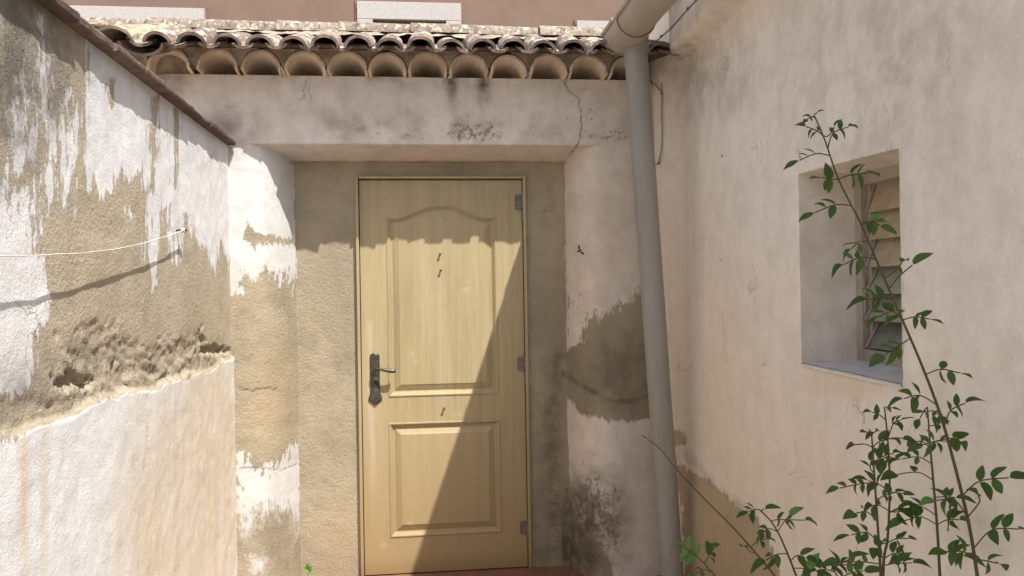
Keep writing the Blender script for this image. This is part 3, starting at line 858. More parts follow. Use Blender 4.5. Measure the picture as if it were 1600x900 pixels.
y = YY.ravel(); z = ZZ.ravel()
Pn = np.stack([np.full(y.size, XR), y, z], 1)
# the window hole follows its slightly crooked corners
ty = np.clip((y-WY0)/(WY1-WY0), 0, 1)
nearw = np.exp(-np.minimum(np.abs(y-WY0), np.abs(y-WY1))/.15)*0+1
zt_w = w4[1][2]+(w4[0][2]-w4[1][2])*ty; zb_w = w4[2][2]+(w4[3][2]-w4[2][2])*ty
ft = np.exp(-((z-WZ1)/.12)**2); fb = np.exp(-((z-WZ0)/.12)**2); fy = np.exp(-(np.clip(np.maximum(WY0-y, y-WY1), 0, 9)/.15)**2)
Pn[:, 2] += (zt_w-WZ1)*ft*fy + (zb_w-WZ0)*fb*fy
U, V, W = proj(Pn); sc_ = W/FPX
inh = (y > WY0-1e-4) & (y < WY1+1e-4) & (z > WZ0-1e-4) & (z < WZ1+1e-4)
edge_near = np.exp(-((np.maximum(np.maximum(WY0-y, y-WY1), np.maximum(WZ0-z, z-WZ1))).clip(0, 9)/.012)**2)
dx = -.012*(fbm(Pn, 1.6, 3, 51)-.5) - .006*(fbm(Pn, 7, 4, 52)-.5)
dx += .005*edge_near
dx += -.085*np.clip((y-3.60)/.24, 0, 1)**1.8
dx += .010*np.exp(-((y-3.50)/.09)**2)*sstep(.2, .9, z) + edge_near*.012*(fbm(Pn, 45, 3, 53)-.5)
Pn[:, 0] += dx
iy0 = int(np.argmin(np.abs(ys-WY0))); iy1 = int(np.argmin(np.abs(ys-WY1))); iz0 = int(np.argmin(np.abs(zs-WZ0))); iz1 = int(np.argmin(np.abs(zs-WZ1)))
keep = lambda i, j: not (iy0 <= i < iy1 and iz0 <= j < iz1)
me = mesh('wall', Pn, grid_faces(len(ys), len(zs), keep))
stain = [(1000, 690), (1056, 668), (1070, 672), (1072, 692), (1060, 700), (1064, 722), (1078, 738), (1110, 752), (1150, 790), (1180, 808), (1200, 840), (1215, 880), (1230, 960), (1075, 960), (1068, 780), (1060, 745)]
pt = -sdf(U, V, stain)
pt = np.where(V < 560, 60, pt)
warm = .65*blob(U, V, 1130, 760, 240, 420) + .5*blob(U, V, 1080, 420, 90, 480) + 1.7*blob(U, V, 1335, 598, 110, 36) + .3*blob(U, V, 1330, 800, 140, 200) + .4*blob(U, V, 1040, 520, 30, 400)
dirt = .45*blob(U, V, 1100, 120, 120, 90) + .6*sstep(12, 2, linedist(U, V, [(1062, 700), (1110, 755), (1180, 810)])) * (V > 690)*.5 + .5*blob(U, V, 1400, 100, 200, 300)*.6
mould = .4*blob(U, V, 1100, 800, 160, 160) + .42*blob(U, V, 1450, 250, 400, 420) + .6*blob(U, V, 1330, 600, 120, 28)
crack = sstep(1.2, .3, linedist(U, V, [(1247, 236), (1249, 246)]))*.8
for nme, a in (('fray', pt*0+.10), ('paint', pt*sc_), ('rag', pt*0+.5), ('warm', np.clip(warm, 0, 1)), ('dirt', np.clip(dirt, 0, 1)), ('mould', np.clip(mould, 0, 1)), ('crack', crack)):
    fattr(me, nme, a)
link('wall', me, M['right'], rh)
# reveal of the window opening
RX = XR+.20
def quadgrid(a, b_, c_, d_, n=24, m=10, amp=.004, s=61):
    a, b_, c_, d_ = map(np.array, (a, b_, c_, d_)); q = []
    for j in range(m+1):
        for i in range(n+1):
            u_, v_ = i/n, j/m
            q.append((a*(1-u_)+b_*u_)*(1-v_)+(d_*(1-u_)+c_*u_)*v_)
    q = np.array(q); nn = np.cross(b_-a, d_-a); nn = nn/np.linalg.norm(nn)
    edge = np.ones(len(q))
    q = q + nn*(amp*(fbm(q, 14, 4, s)-.5))[:, None]
    return q, grid_faces(n+1, m+1)
def W4(k, X_): return (X_, w4[k][1] if False else (WY1 if k in (0, 3) else WY0), w4[k][2])
vv = []; ff = []
for (k1, k2, s) in ((0, 3, 61), (1, 0, 62), (2, 1, 63)):
    q, f = quadgrid(W4(k1, XR+.001), W4(k2, XR+.001), W4(k2, RX+.03), W4(k1, RX+.03), s=s)
    base = sum(len(t_) for t_ in vv); vv.append(q); ff += [tuple(i+base for i in t_) for t_ in f]
me = mesh('window_reveal', np.concatenate(vv), ff)
n_ = len(me.vertices)
for nme, a in (('fray', .01), ('paint', .06), ('rag', 0), ('warm', .1), ('dirt', .12), ('mould', .2), ('crack', 0)): fattr(me, nme, np.full(n_, a))
link('window_reveal', me, M['right'], rh)
q, f = quadgrid(W4(3, XR-.004), W4(2, XR-.004), tuple(np.array(W4(2, RX+.03))+(0, 0, .006)), tuple(np.array(W4(3, RX+.03))+(0, 0, .006)), amp=.003, s=64)
# sill has a front lip thickness
f = list(f); nq = len(q); low_ = q[:25].copy(); low_[:, 2] -= .012; low_[:, 2] += .004*fbm(low_, 40, 3, 65)
q = np.concatenate([q, low_]); f += [(i, i+1, nq+i+1, nq+i) for i in range(24)]
link('window_sill', mesh('window_sill', q, f), simple_mat('grey cement sill', (.78, .79, .81), (.66, .67, .69), 12, .9, .002, 40, .15), rh)
# window: metal frame with louvre slats
M['frame'] = simple_mat('cream window metal', (.42, .37, .31), (.36, .31, .25), 20, .5, .0004, 60, .3)
FX = RX-.004; fzt = (w4[0][2]+w4[1][2])/2+.01; fzb = (w4[2][2]+w4[3][2])/2+.004
bm = bmesh.new(); fw = .035
fy1, fy0 = WY1-.002, WY0-.0
add_box(bm, (FX+.02, fy1-fw/2, (fzt+fzb)/2), (.05, fw, fzt-fzb+.03), bevel=.002)
add_box(bm, (FX+.02, fy0+fw/2, (fzt+fzb)/2), (.05, fw, fzt-fzb+.03), bevel=.002)
add_box(bm, (FX+.022, (fy0+fy1)/2, fzt-.02), (.05, fy1-fy0-2*fw, .05), bevel=.002)
add_box(bm, (FX+.022, (fy0+fy1)/2, fzb+.02), (.05, fy1-fy0-2*fw, .045), bevel=.002)
add_box(bm, (FX+.034, fy1-fw-.009, (fzt+fzb)/2), (.03, .016, fzt-fzb-.09), bevel=.001)
win = link('window', bm_mesh('window', bm), M['frame'], rh, label='cream framed louvre window with tilted slats deep in its reveal')
def glass_slat(name, col, rough, trans):
    m, nt, b = newmat(name); g = N(nt); P = g.coord()
    c = g.mix(g.ramp(g.noise(P, 14, 6, .7), .35, .7), col, tuple(x*.7 for x in col))
    nt.links.new(c, b.inputs['Base Color']); b.inputs['Roughness'].default_value = rough
    b.inputs['Specular IOR Level'].default_value = .5
    b.inputs['Transmission Weight'].default_value = trans
    return m
sm = glass_slat('tan slat', (.48, .39, .27), .45, 0); sg = glass_slat('frosted glass slat', (.38, .38, .30), .3, .1); sd = glass_slat('clear dusty glass slat', (.25, .27, .21), .18, .15)
nsl = 6; span = (fzt-fzb-.09); pit = span/nsl
for k in range(nsl):
    zc_ = fzt-.045-pit*(k+.5)
    tilt = math.radians([20, 20, 22, 30, 34, 30][k])
    bm = bmesh.new()
    add_box(bm, (0, 0, 0), (.006, fy1-fy0-2*fw-.03, pit*1.12), bevel=.001)
    link('slat', bm_mesh('slat', bm), (sm, sm, sm, sg, sg, sd)[k], win, (FX+.028, (fy0+fy1)/2-.006, zc_), (0, tilt, 0))
    bm = bmesh.new()
    add_tube(bm, [(0, 0, -pit*.52), (0, 0, pit*.5)], .0035, 8)
    link('slat_holder', bm_mesh('slat_holder', bm), M['frame'], win, (FX+.020, fy1-fw-.016, zc_), (0, tilt, 0))
bm = bmesh.new(); add_tube(bm, [(FX+.003, fy1-fw-.004, fzb+.16), (FX+.001, fy1-fw-.004, fzb+.28)], .003, 8)
link('lever_rod', bm_mesh('lever_rod', bm), M['frame'], win)
# house body, cornice, roof
bm = bmesh.new()
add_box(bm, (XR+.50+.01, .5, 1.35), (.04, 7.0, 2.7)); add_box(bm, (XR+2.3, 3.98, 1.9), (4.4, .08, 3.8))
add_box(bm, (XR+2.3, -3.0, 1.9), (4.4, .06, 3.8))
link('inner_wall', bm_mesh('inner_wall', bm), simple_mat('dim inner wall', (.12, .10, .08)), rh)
cv = []
cs = np.concatenate([np.linspace(-3, .8, 20), np.linspace(.85, 3.76, 130)])
for yy in cs:
    e_ = float(1-sstep(np.array(3.42), np.array(3.74), np.array(yy)))
    d = .012+.098*e_
    for (dx_, dz_) in ((.03, -.03*e_-.002), (0, -.012*e_), (-d*.5, .0), (-d*.96, .002), (-d, .012), (-d, .06), (-d, .12), (-d, .19), (-d+.02, .2), (.03, .2)):
        cv.append((XR+dx_, yy, CZ+dz_))
cv = np.array(cv); cv[:, 0] += .006*(fbm(cv, 8, 4, 71)-.5); cv[:, 2] += .006*(fbm(cv, 6, 4, 72)-.5)
me = mesh('cornice', cv, grid_faces(10, len(cs)))
n_ = len(me.vertices)
uu, v2, _w = proj(cv)
for nme, a in (('fray', .01), ('paint', .06), ('rag', 0), ('warm', .15), ('mould', .25), ('crack', 0)): fattr(me, nme, np.full(n_, a))
fattr(me, 'dirt', .15+.5*sstep(3.2, 3.6, cv[:, 1]))
link('cornice', me, M['right'], rh)
bm = bmesh.new()
for (x0, z0, x1, z1, th_) in ((1.0, CZ+.205, 5.5, 3.9, .05),):
    vs = [bm.verts.new(p) for p in ((x0, -3, z0), (x1, -3, z1), (x1, 4.0, z1), (x0, 3.60, z0), (x0, -3, z0+th_), (x1, -3, z1+th_), (x1, 4.0, z1+th_), (x0, 3.60, z0+th_))]
    for q in ((0, 1, 2, 3), (4, 5, 6, 7), (0, 1, 5, 4), (1, 2, 6, 5), (2, 3, 7, 6), (3, 0, 4, 7)): bm.faces.new([vs[i] for i in q])
link('roof', bm_mesh('roof', bm), M['mortar'], rh)
# gutter and downpipe
m, nt, b = newmat('grey pvc'); g = N(nt); P = g.coord((1, 1, .3))
c = g.mix(g.ramp(g.noise(P, 6, 6, .6), .35, .7), (.34, .325, .30), (.29, .275, .25))
c = g.mix(g.math('MULTIPLY', g.ramp(g.noise(P, 30, 6, .7), .55, .7), .3), c, (.24, .22, .19))
nt.links.new(c, b.inputs['Base Color']); b.inputs['Roughness'].default_value = .45
M['pvc'] = m
m2 = simple_mat('beige pvc gutter', (.44, .39, .33), (.38, .33, .27), 8, .5, .0003, 60, .3)
GX_, GZ_, GR = .925, 2.61, .082
def gutter_mesh(y0, y1, R, th=.004, n=20, lip=True, capend=False):
    bm = bmesh.new(); prev = None
    sec = []
    for i in range(n+1):
        a = math.pi + math.pi*i/n
        sec.append((GX_+R*math.cos(a), GZ_+R*math.sin(a)))
    inn_ = [(GX_+(x_-GX_)*(1-th/R), GZ_+(z_-GZ_)*(1-th/R)) for x_, z_ in sec[::-1]]
    full = sec+inn_
    A = [bm.verts.new((x_, y0, z_)) for x_, z_ in full]; B = [bm.verts.new((x_, y1, z_)) for x_, z_ in full]
    for i in range(len(full)): bm.faces.new((A[i], A[(i+1) % len(full)], B[(i+1) % len(full)], B[i]))
    bm.faces.new(A); bm.faces.new(B[::-1])
    if lip:
        add_tube(bm, [(GX_-R-.004, y0, GZ_+.002), (GX_-R-.004, y1, GZ_+.002)], .009, 10)
    if capend:
        c_ = [bm.verts.new((x_, y1+.001, z_)) for x_, z_ in sec]; bm.faces.new(c_)
        c_ = [bm.verts.new((x_, y1+.005, z_)) for x_, z_ in sec]; bm.faces.new(c_)
    return bm_mesh('gutter', bm, False)
def ssm(me, ang=40):
    for p in me.polygons: p.use_smooth = True
    try: me.set_sharp_from_angle(angle=math.radians(ang))
    except Exception: pass
    return me
gut = link('gutter', ssm(gutter_mesh(-3, 3.40, GR)), m2, rh)
link('outlet', ssm(gutter_mesh(3.36, 3.585, GR+.006, capend=True)), m2, gut)
link('joint_collar', ssm(gutter_mesh(3.33, 3.362, GR+.008, lip=False)), m2, gut)
pt0 = onY(992, 60, 3.50); pt1 = onY(1050, 897, 3.60)
tp_ = Vector(pt0); bt_ = Vector(pt1); dv = (bt_-tp_)
a0 = tp_ - dv.normalized()*.04
bm = bmesh.new()
add_tube(bm, [a0, tp_+dv*.5, bt_+dv.normalized()*.10], .0525, 32)
pipe = link('downpipe', ssm(bm_mesh('downpipe', bm)), M['pvc'], rh, label='grey plastic downpipe leaning down to the corner')
bm = bmesh.new(); add_tube(bm, [a0-dv.normalized()*.02, a0+dv.normalized()*.05, a0+dv.normalized()*.10, a0+dv.normalized()*.102], [.060, .060, .058, .053], 32)
link('pipe_socket', ssm(bm_mesh('pipe_socket', bm)), M['pvc'], pipe)
# cable with clips under the gutter, and a loop of wire by the corner
cab = simple_mat('old cable', (.26, .21, .16), (.18, .14, .1), 30, .7, 0)
CXs = XR-.112
bm = bmesh.new()
cp_ = [onX(u, v, CXs) for u, v in ((1011, 76), (1022, 67), (1034, 57), (1050, 42), (1075, 14), (1092, -4), (1130, -45))]
add_tube(bm, smooth_pts(cp_, 4), .0028, 6)
cable = link('cable', bm_mesh('cable', bm, True), cab, rh)
for u, v in ((1034, 57), (1075, 14)):
    q = onX(u, v, CXs); bm = bmesh.new(); add_box(bm, (q[0]-.003, q[1], q[2]), (.008, .014, .012), bevel=.002)
    link('cable_clip', bm_mesh('cable_clip', bm), cab, cable)
def corner_pt(u, v, off=.006):            # point just in front of the corner fillet
    q = onY(u, v, F+.03)
    for k in range(60):
        yy = 3.80-k*.005
        q = onY(u, v, yy)
        xw = XR-.085*max(0, min(1, (yy-3.60)/.24))**1.8
        if q[0] < xw-off: break
    return q
bm = bmesh.new()
lp = [corner_pt(u, v, .008) for u, v in ((1012, 125), (1022, 131), (1031, 141), (1034, 150), (1034, 180), (1034.5, 215), (1033, 235), (1029, 254), (1024, 257))]
add_tube(bm, smooth_pts(lp, 4), .003, 6)
wl = link('wire_loop', bm_mesh('wire_loop', bm, True), cab, rh)
bm = bmesh.new(); add_tube(bm, [corner_pt(1033.5, 128, .008), corner_pt(1034, 150, .008)], .002, 6)
link('wire_end', bm_mesh('wire_end', bm), cab, wl)
for u, v in ((1034, 147), (1029, 255)):
    bm = bmesh.new(); q = corner_pt(u, v, .006); add_box(bm, tuple(q), (.010, .010, .009), bevel=.002)
    link('wire_clip', bm_mesh('wire_clip', bm), cab, wl)

# ------------------------------------------------------------------ FAR BUILDING
BY_ = 9.0
fb = empty('apartment_building', (0, BY_, 0), 'pinkish brown stuccoed building with pale stone window surrounds beyond the tiled roof', 'building')
stucco = simple_mat('brown stucco', (.215, .155, .125), (.19, .135, .11), 3, .95, .006, 90, .1)
speck, nt, b = newmat('speckled stone'); g = N(nt); P = g.coord()
c = g.mix(g.ramp(g.noise(P, 60, 4, .7), .52, .64), (.42, .41, .40), (.28, .27, .26))
nt.links.new(c, b.inputs['Base Color'])
def bq(u, v): q = onY(u, v, BY_); return q[0], q[2]
sur = []
for (u0, v0, u1, v1, io) in ((108, 12, 321, 14, .24), (558, 2, 720, 9, .17), (900, 34, 1090, 38, .17)):
    X0, Z1 = bq(u0, v0); X1, Z1b = bq(u1, v1); Z1 = (Z1+Z1b)/2
    sur.append((X0, X1, Z1-1.9, Z1, io))
# wall around the openings, built as strips
bm = bmesh.new()
xs_ = [-9.0]; 
for s in sur: xs_ += [s[0]+s[4], s[1]-s[4]]
xs_.append(9.0)
for i in range(0, len(xs_)-1):
    a, b_ = xs_[i], xs_[i+1]
    if i % 2 == 0:
        add_box(bm, ((a+b_)/2, BY_+.15, 4.0), (b_-a, .3, 8.0))
    else:
        s = sur[i//2]; z0, z1 = s[2]+s[4], s[3]-s[4]*1.15
        add_box(bm, ((a+b_)/2, BY_+.15, z0/2), (b_-a, .3, z0)); add_box(bm, ((a+b_)/2, BY_+.15, (z1+8)/2), (b_-a, .3, 8-z1))
add_box(bm, (0, BY_+3, 4.0), (18, .3, 8.0)); add_box(bm, (0, BY_+1.6, 8.05), (18.4, 3.6, .1))
link('wall', bm_mesh('wall', bm), stucco, fb)
trimm = simple_mat('brown joint', (.24, .13, .11), (.20, .11, .09))
dark = simple_mat('dark window glass', (.05, .055, .06), (.04, .04, .045), rough=.15, spec=.5, bump=0)
for (X0, X1, Z0, Z1, io) in sur:
    bm = bmesh.new(); tk = .05
    iz = io*1.15
    add_box(bm, ((X0+X1)/2, BY_-tk/2+.002, Z1-iz/2), (X1-X0, tk, iz), bevel=.004)
    add_box(bm, ((X0+X1)/2, BY_-tk/2+.002, Z0+io/2), (X1-X0, tk, io), bevel=.004)
    add_box(bm, (X0+io/2, BY_-tk/2+.002, (Z0+Z1-iz+io)/2), (io, tk, Z1-Z0-iz-io-.004), bevel=.004)
    add_box(bm, (X1-io/2, BY_-tk/2+.002, (Z0+Z1-iz+io)/2), (io, tk, Z1-Z0-iz-io-.004), bevel=.004)
    so = link('window_surround', bm_mesh('window_surround', bm), speck, fb)
    bm = bmesh.new()
    for (cx, cz, sx_, sz_) in (((X0+X1)/2, Z1+.012, X1-X0+.05, .022), (X0-.012, (Z0+Z1)/2, .022, Z1-Z0), (X1+.012, (Z0+Z1)/2, .022, Z1-Z0)):
        add_box(bm, (cx, BY_-.006, cz), (sx_, .022, sz_))
    link('joint_strip', bm_mesh('joint_strip', bm), trimm, so)
    bm = bmesh.new(); add_box(bm, ((X0+X1)/2, BY_+.24, (Z0+Z1)/2), (X1-X0-2*io+.02, .02, Z1-Z0))
    wo_ = link('window', bm_mesh('window', bm), M['frame'], fb)
    bm = bmesh.new()
    for s_ in (-1, 1): add_box(bm, ((X0+X1)/2+s_*(X1-X0-2*io)*.24, BY_+.228, (Z0+Z1)/2-.05), ((X1-X0-2*io)*.42, .01, Z1-Z0-2*io-.15))
    link('pane', bm_mesh('pane', bm), dark, wo_)

# ------------------------------------------------------------------ CLOTHESLINE on the left wall
cl_ = empty('clothesline', tuple(onX(276, 360, XL)), 'white cord tied to a rusty nail on the sunlit peeling wall', 'cord')
nb = onX(275, 360.5, XL); nt_ = onX(288, 358, XL+.028)
rust = simple_mat('rusty iron', (.14, .085, .06), (.07, .05, .04), 40, .8, .001, 80, .3, .3)
bm = bmesh.new()
tipn = Vector((XL+.032, nb[1]+.005, nb[2]+.004))
add_tube(bm, [(XL-.01, nb[1], nb[2]), tipn, tipn+Vector((.001, 0, 0)), tipn+Vector((.004, .001, 0))], [.0035, .0035, .007, .006], 8)
link('nail', bm_mesh('nail', bm, True), rust, cl_)
cord = simple_mat('white cord', (.62, .60, .54), (.50, .47, .40), 60, .9, .001, 200)
e0 = Vector(onX(0, 400.5, XL+.036))
knot = Vector((XL+.026, nb[1], nb[2]+.001))
bm = bmesh.new(); pts = []
for i in range(60):
    t = i/59*1.25
    p = knot.lerp(e0, t); p.z -= .045*math.sin(min(1, t)*math.pi)*.55
    p.z += .0006*math.sin(t*33)
    pts.append(p)
add_tube(bm, pts, [.0027+.0005*math.sin(i*.55)+.0004*math.sin(i*1.9) for i in range(60)], 8, flat=.5)
for a in range(3):
    c0 = knot+Vector((.004*a-.004, 0, 0))
    add_tube(bm, [c0+Vector((0, .007*math.cos(q*.7), .007*math.sin(q*.7))) for q in range(10)], .0024, 6)
add_tube(bm, [knot, knot+Vector((.0, -.006, -.012)), knot+Vector((.001, -.004, -.030))], [.002, .0018, .001], 6)
link('cord', bm_mesh('cord', bm, True), cord, cl_)

# ------------------------------------------------------------------ INSECTS
def insect(u, v, s, pt, nrm, label):
    o = empty('insect', tuple(pt), label, 'insect')
    bugm = bpy.data.materials.get('dark insect') or simple_mat('dark insect', (.05, .04, .03), (.03, .025, .02), 40, .5, 0)
    bm = bmesh.new(); p = Vector(pt); nv = Vector(nrm); t = Vector((0, 0, 1)).cross(nv).normalized()
    ax = (t*.75+Vector((0, 0, .4))).normalized()
    add_tube(bm, [p+nv*.004+ax*(k-3)*s*.16 for k in range(7)], [s*.03, s*.12, s*.15, s*.08, s*.13, s*.11, s*.04], 8)
    link('body', bm_mesh('body', bm, True), bugm, o)
    side = ax.cross(nv)
    for k in (-1, 1):
        bm = bmesh.new()
        pts = [p+nv*.006, p+nv*.008+side*k*s*.35+ax*s*.30, p+nv*.010+side*k*s*.75+ax*s*.45, p+nv*.008+side*k*s*.85+ax*s*.2, p+nv*.007+side*k*s*.35-ax*s*.02]
        V_ = [bm.verts.new(q) for q in pts]; W_ = [bm.verts.new(q+nv*.0006) for q in pts]
        bm.faces.new(V_); bm.faces.new(W_[::-1])
        for i in range(5): bm.faces.new((V_[i], V_[(i+1) % 5], W_[(i+1) % 5], W_[i]))
        link('wing', bm_mesh('wing', bm), bugm, o)
insect(905, 392, .030, onY(905, 392, F-.008), (0, -1, 0), 'winged insect on the pale pier between door and downpipe')
insect(1128, 406, .012, onX(1128, 406, XR-.008), (-1, 0, 0), 'tiny dark insect low on the shaded wall left of the window, level with its slats')
insect(1130, 244, .014, onX(1130, 244, XR-.008), (-1, 0, 0), 'tiny dark insect on the shaded wall, higher than the other one')

# ------------------------------------------------------------------ ROSE SHOOTS
m, nt, b = newmat('rose leaf'); g = N(nt)
oi = g.n('ShaderNodeObjectInfo'); P = g.coord()
c = g.mix(oi.outputs['Random'], (.04, .085, .035), (.10, .16, .06))
c = g.mix(g.math('MULTIPLY', g.ramp(g.noise(P, 60, 4, .6), .4, .7), .4), c, (.03, .055, .02))
nt.links.new(c, b.inputs['Base Color']); b.inputs['Roughness'].default_value = .65; b.inputs['Specular IOR Level'].default_value = .2
tr = g.n('ShaderNodeBsdfTranslucent'); tr.inputs[0].default_value = (.12, .26, .05, 1)
mx = g.n('ShaderNodeMixShader'); mx.inputs[0].default_value = .5
outn = nt.nodes['Material Output']
nt.links.new(b.outputs[0], mx.inputs[1]); nt.links.new(tr.outputs[0], mx.inputs[2]); nt.links.new(mx.outputs[0], outn.inputs[0])
M['leaf'] = m
M['bright_leaf'] = simple_mat('bright green leaf', (.12, .25, .05), (.08, .18, .035), 30, .5, 0)
M['young_leaf'] = simple_mat('reddish young leaf', (.12, .06, .035), (.08, .07, .03), 30, .5, 0)
M['stem'] = simple_mat('green stem', (.075, .085, .035), (.10, .07, .04), 20, .6, .0005, 60)
def leaf_mesh(k):
    """leaflet of unit length along +Y with folded midrib, serrated, curved"""
    n = 8; fold = .10+.05*k; droop = .14+.12*k; wd = (.25, .29, .22)[k]
    L_, C_, R_2 = [], [], []
    bm = bmesh.new()
    for i in range(n+1):
        t = i/n
        w = wd*(math.sin(math.pi*min(1, t**.82))**.8)*(1 if t < .999 else 0)
        w *= 1 + (.015 if i % 2 else -.015)
        z0 = -droop*t*t
        C_.append(bm.verts.new((0, t, z0)))
        if 0 < i < n:
            L_.append(bm.verts.new((-w, t-.02, z0+fold*w/wd*.9+.02*math.sin(t*9+k)))); R_2.append(bm.verts.new((w, t-.02, z0+fold*w/wd*.9-.02*math.sin(t*8+k))))
        else: L_.append(C_[-1]); R_2.append(C_[-1])
    for i in range(n):
        for S_ in (L_, R_2):
            q = [C_[i], C_[i+1], S_[i+1], S_[i]]
            q2 = []
            for v_ in q:
                if v_ not in q2: q2.append(v_)
            bm.faces.new(q2)
    return bm_mesh('leaf', bm, True)
LM = {}
def leaf_data(k, mat):
    key = (k, mat)
    if key not in LM:
        me = leaf_mesh(k); me.materials.append(M[mat]); LM[key] = me
    return LM[key]
def plant(label, stem_px, Ys, leaves, rad=(.0045, .0016), mat='leaf', tip_young=True, seed=1, group='rose shoots below the window'):
    """stem pixels with a Y depth each; leaves = (base, mid, tip, leaflets, leaflet length in px)"""
    random.seed(seed)
    pts = [onY(u, v, yy) for (u, v), yy in zip(stem_px, Ys)]
    base = pts[0].copy()
    o = empty('rose_shoot', tuple(base), label, 'plant', group)
    sp_ = smooth_pts(pts, 5); n = len(sp_)
    bm = bmesh.new()
    add_tube(bm, sp_, [rad[0]+(rad[1]-rad[0])*i/(n-1) for i in range(n)], 8)
    S = np.array(sp_); SU, SV, SW = proj(S)
    jobs = []
    for lf in leaves:
        (b0, m0, t0, nl, sz) = lf[:5]
        lm = lf[5] if len(lf) > 5 else mat
        i = int(np.argmin(np.hypot(SU-b0[0], SV-b0[1]))); P0 = S[i]; Yb = P0[1]
        swing = random.uniform(-.05, .05)
        t0 = (b0[0]+(t0[0]-b0[0])*1.3, b0[1]+(t0[1]-b0[1])*1.3)
        Pm = onY(m0[0], m0[1], Yb+swing*.5); Pt = onY(t0[0], t0[1], Yb+swing)
        rp = smooth_pts([P0, Pm, Pt], 5)
        add_tube(bm, rp, [.0013]*len(rp), 5)
        W_ = float((P0-CP)@_f)/FPX; size = sz*W_*1.06
        L3 = [Vector(p) for p in rp]
        td = (L3[-1]-L3[-2]).normalized()
        jobs.append((L3[-1], td, size*1.1, lm))
        k = (nl-1)//2
        for j_ in range(k):
            f_ = .42+.42*(j_+.5)/max(1, k)*1.1
            idx = min(len(L3)-2, int(f_*(len(L3)-1))); q = L3[idx]; d = (L3[idx+1]-L3[idx]).normalized()
            for s_ in (-1, 1):
                perp = d.cross(Vector((-_f[0], -_f[1], -_f[2]))).normalized()*s_
                dd = (d*.55+perp*.95+Vector((random.uniform(-.2, .2), random.uniform(-.5, .5), random.uniform(-.35, .05)))).normalized()
                if random.random() < .88: jobs.append((q, dd, size*random.uniform(.6, 1.0), lm))
    link('stem', bm_mesh('stem', bm, True), M['stem'], o)
    for (p, d, s_, lm) in jobs:
        view = Vector((CP-np.array(p))).normalized()
        nrm = (Vector((0, 0, 1))*.85+view*.40+Vector((random.uniform(-.5, .5), random.uniform(-.4, .4), random.uniform(-.3, .3)))).normalized()
        X_ = d.cross(nrm)
        if X_.length < .15: X_ = d.cross(Vector((1, 0, .3)))
        X_.normalize(); Z_ = X_.cross(d).normalized()
        R3 = Matrix((X_, d, Z_)).transposed()
        if lm == 'leaf' and random.random() < .10: lm = 'bright_leaf' if random.random() < .35 else 'leaf'
        link('leaf', leaf_data(random.randrange(3), lm), None, o, tuple(p+d*s_*.04), R3.to_euler(), (s_, s_, s_))
    return o
E = lambda *a: a
plant('tallest rose shoot, arching up across the louvred window', [(1530, 930), (1527, 900), (1515, 825), (1495, 740), (1470, 650), (1440, 570), (1410, 500), (1375, 420), (1345, 350), (1310, 280), (1290, 222), (1274, 184)],
      np.linspace(1.35, 1.55, 12), [
 ((1274, 184), (1268, 182), (1264, 186), 3, 12, 'young_leaf'), ((1274, 184), (1272, 180), (1276, 178), 1, 10, 'young_leaf'),
 ((1288, 216), (1278, 205), (1266, 202), 5, 17), ((1288, 214), (1295, 212), (1300, 202), 1, 14),
 ((1293, 232), (1302, 208), (1318, 206), 5, 20), ((1295, 248), (1275, 240), (1260, 250), 5, 24),
 ((1312, 285), (1330, 273), (1345, 274), 5, 26), ((1308, 276), (1300, 280), (1292, 278), 5, 26), ((1325, 322), (1305, 320), (1285, 330), 5, 24),
 ((1346, 352), (1358, 346), (1368, 352), 5, 24), ((1342, 347), (1350, 350), (1360, 345), 3, 22), ((1352, 372), (1342, 378), (1335, 385), 3, 24), ((1365, 400), (1345, 402), (1330, 410), 5, 26),
 ((1388, 448), (1405, 432), (1417, 422), 3, 28), ((1385, 440), (1398, 424), (1403, 418), 1, 26), ((1396, 468), (1380, 465), (1366, 468), 5, 30), ((1402, 482), (1388, 488), (1380, 492), 3, 26),
 ((1412, 505), (1430, 495), (1442, 500), 5, 22), ((1412, 500), (1405, 495), (1400, 490), 3, 22), ((1425, 535), (1405, 540), (1392, 550), 5, 26), ((1445, 580), (1470, 577), (1486, 582), 5, 24),
 ((1462, 628), (1438, 618), (1424, 624), 5, 26), ((1474, 660), (1485, 642), (1500, 637), 5, 26), ((1482, 690), (1490, 685), (1496, 690), 5, 25), ((1480, 690), (1460, 690), (1450, 694), 5, 24),
 ((1507, 775), (1530, 752), (1560, 753), 5, 34), ((1512, 800), (1492, 782), (1474, 786), 5, 26), ((1512, 800), (1530, 785), (1525, 782), 1, 26),
 ((1520, 850), (1550, 828), (1575, 832), 5, 32), ((1525, 880), (1540, 876), (1550, 880), 3, 30), ((1524, 880), (1505, 862), (1490, 866), 5, 30)], (.0034, .0013), seed=3)
plant('upright rose shoot between the tallest shoot and the pair of stems left of it', [(1470, 930), (1468, 890), (1464, 820), (1458, 750), (1453, 690), (1449, 636)], np.linspace(1.62, 1.66, 6), [
 ((1449, 636), (1445, 640), (1440, 650), 3, 16), ((1449, 640), (1458, 642), (1465, 648), 3, 14), ((1452, 670), (1460, 664), (1468, 662), 5, 18), ((1453, 697), (1442, 690), (1436, 692), 3, 20), ((1453, 700), (1462, 690), (1475, 692), 5, 20),
 ((1455, 720), (1435, 714), (1420, 718), 5, 20), ((1457, 745), (1435, 738), (1415, 742), 3, 26), ((1460, 780), (1475, 776), (1485, 778), 5, 24),
 ((1461, 800), (1440, 792), (1425, 796), 5, 26), ((1463, 820), (1440, 808), (1425, 815), 5, 28), ((1464, 825), (1480, 812), (1490, 815), 5, 26), ((1467, 870), (1482, 862), (1495, 868), 5, 28),], (.0036, .0015), seed=5)
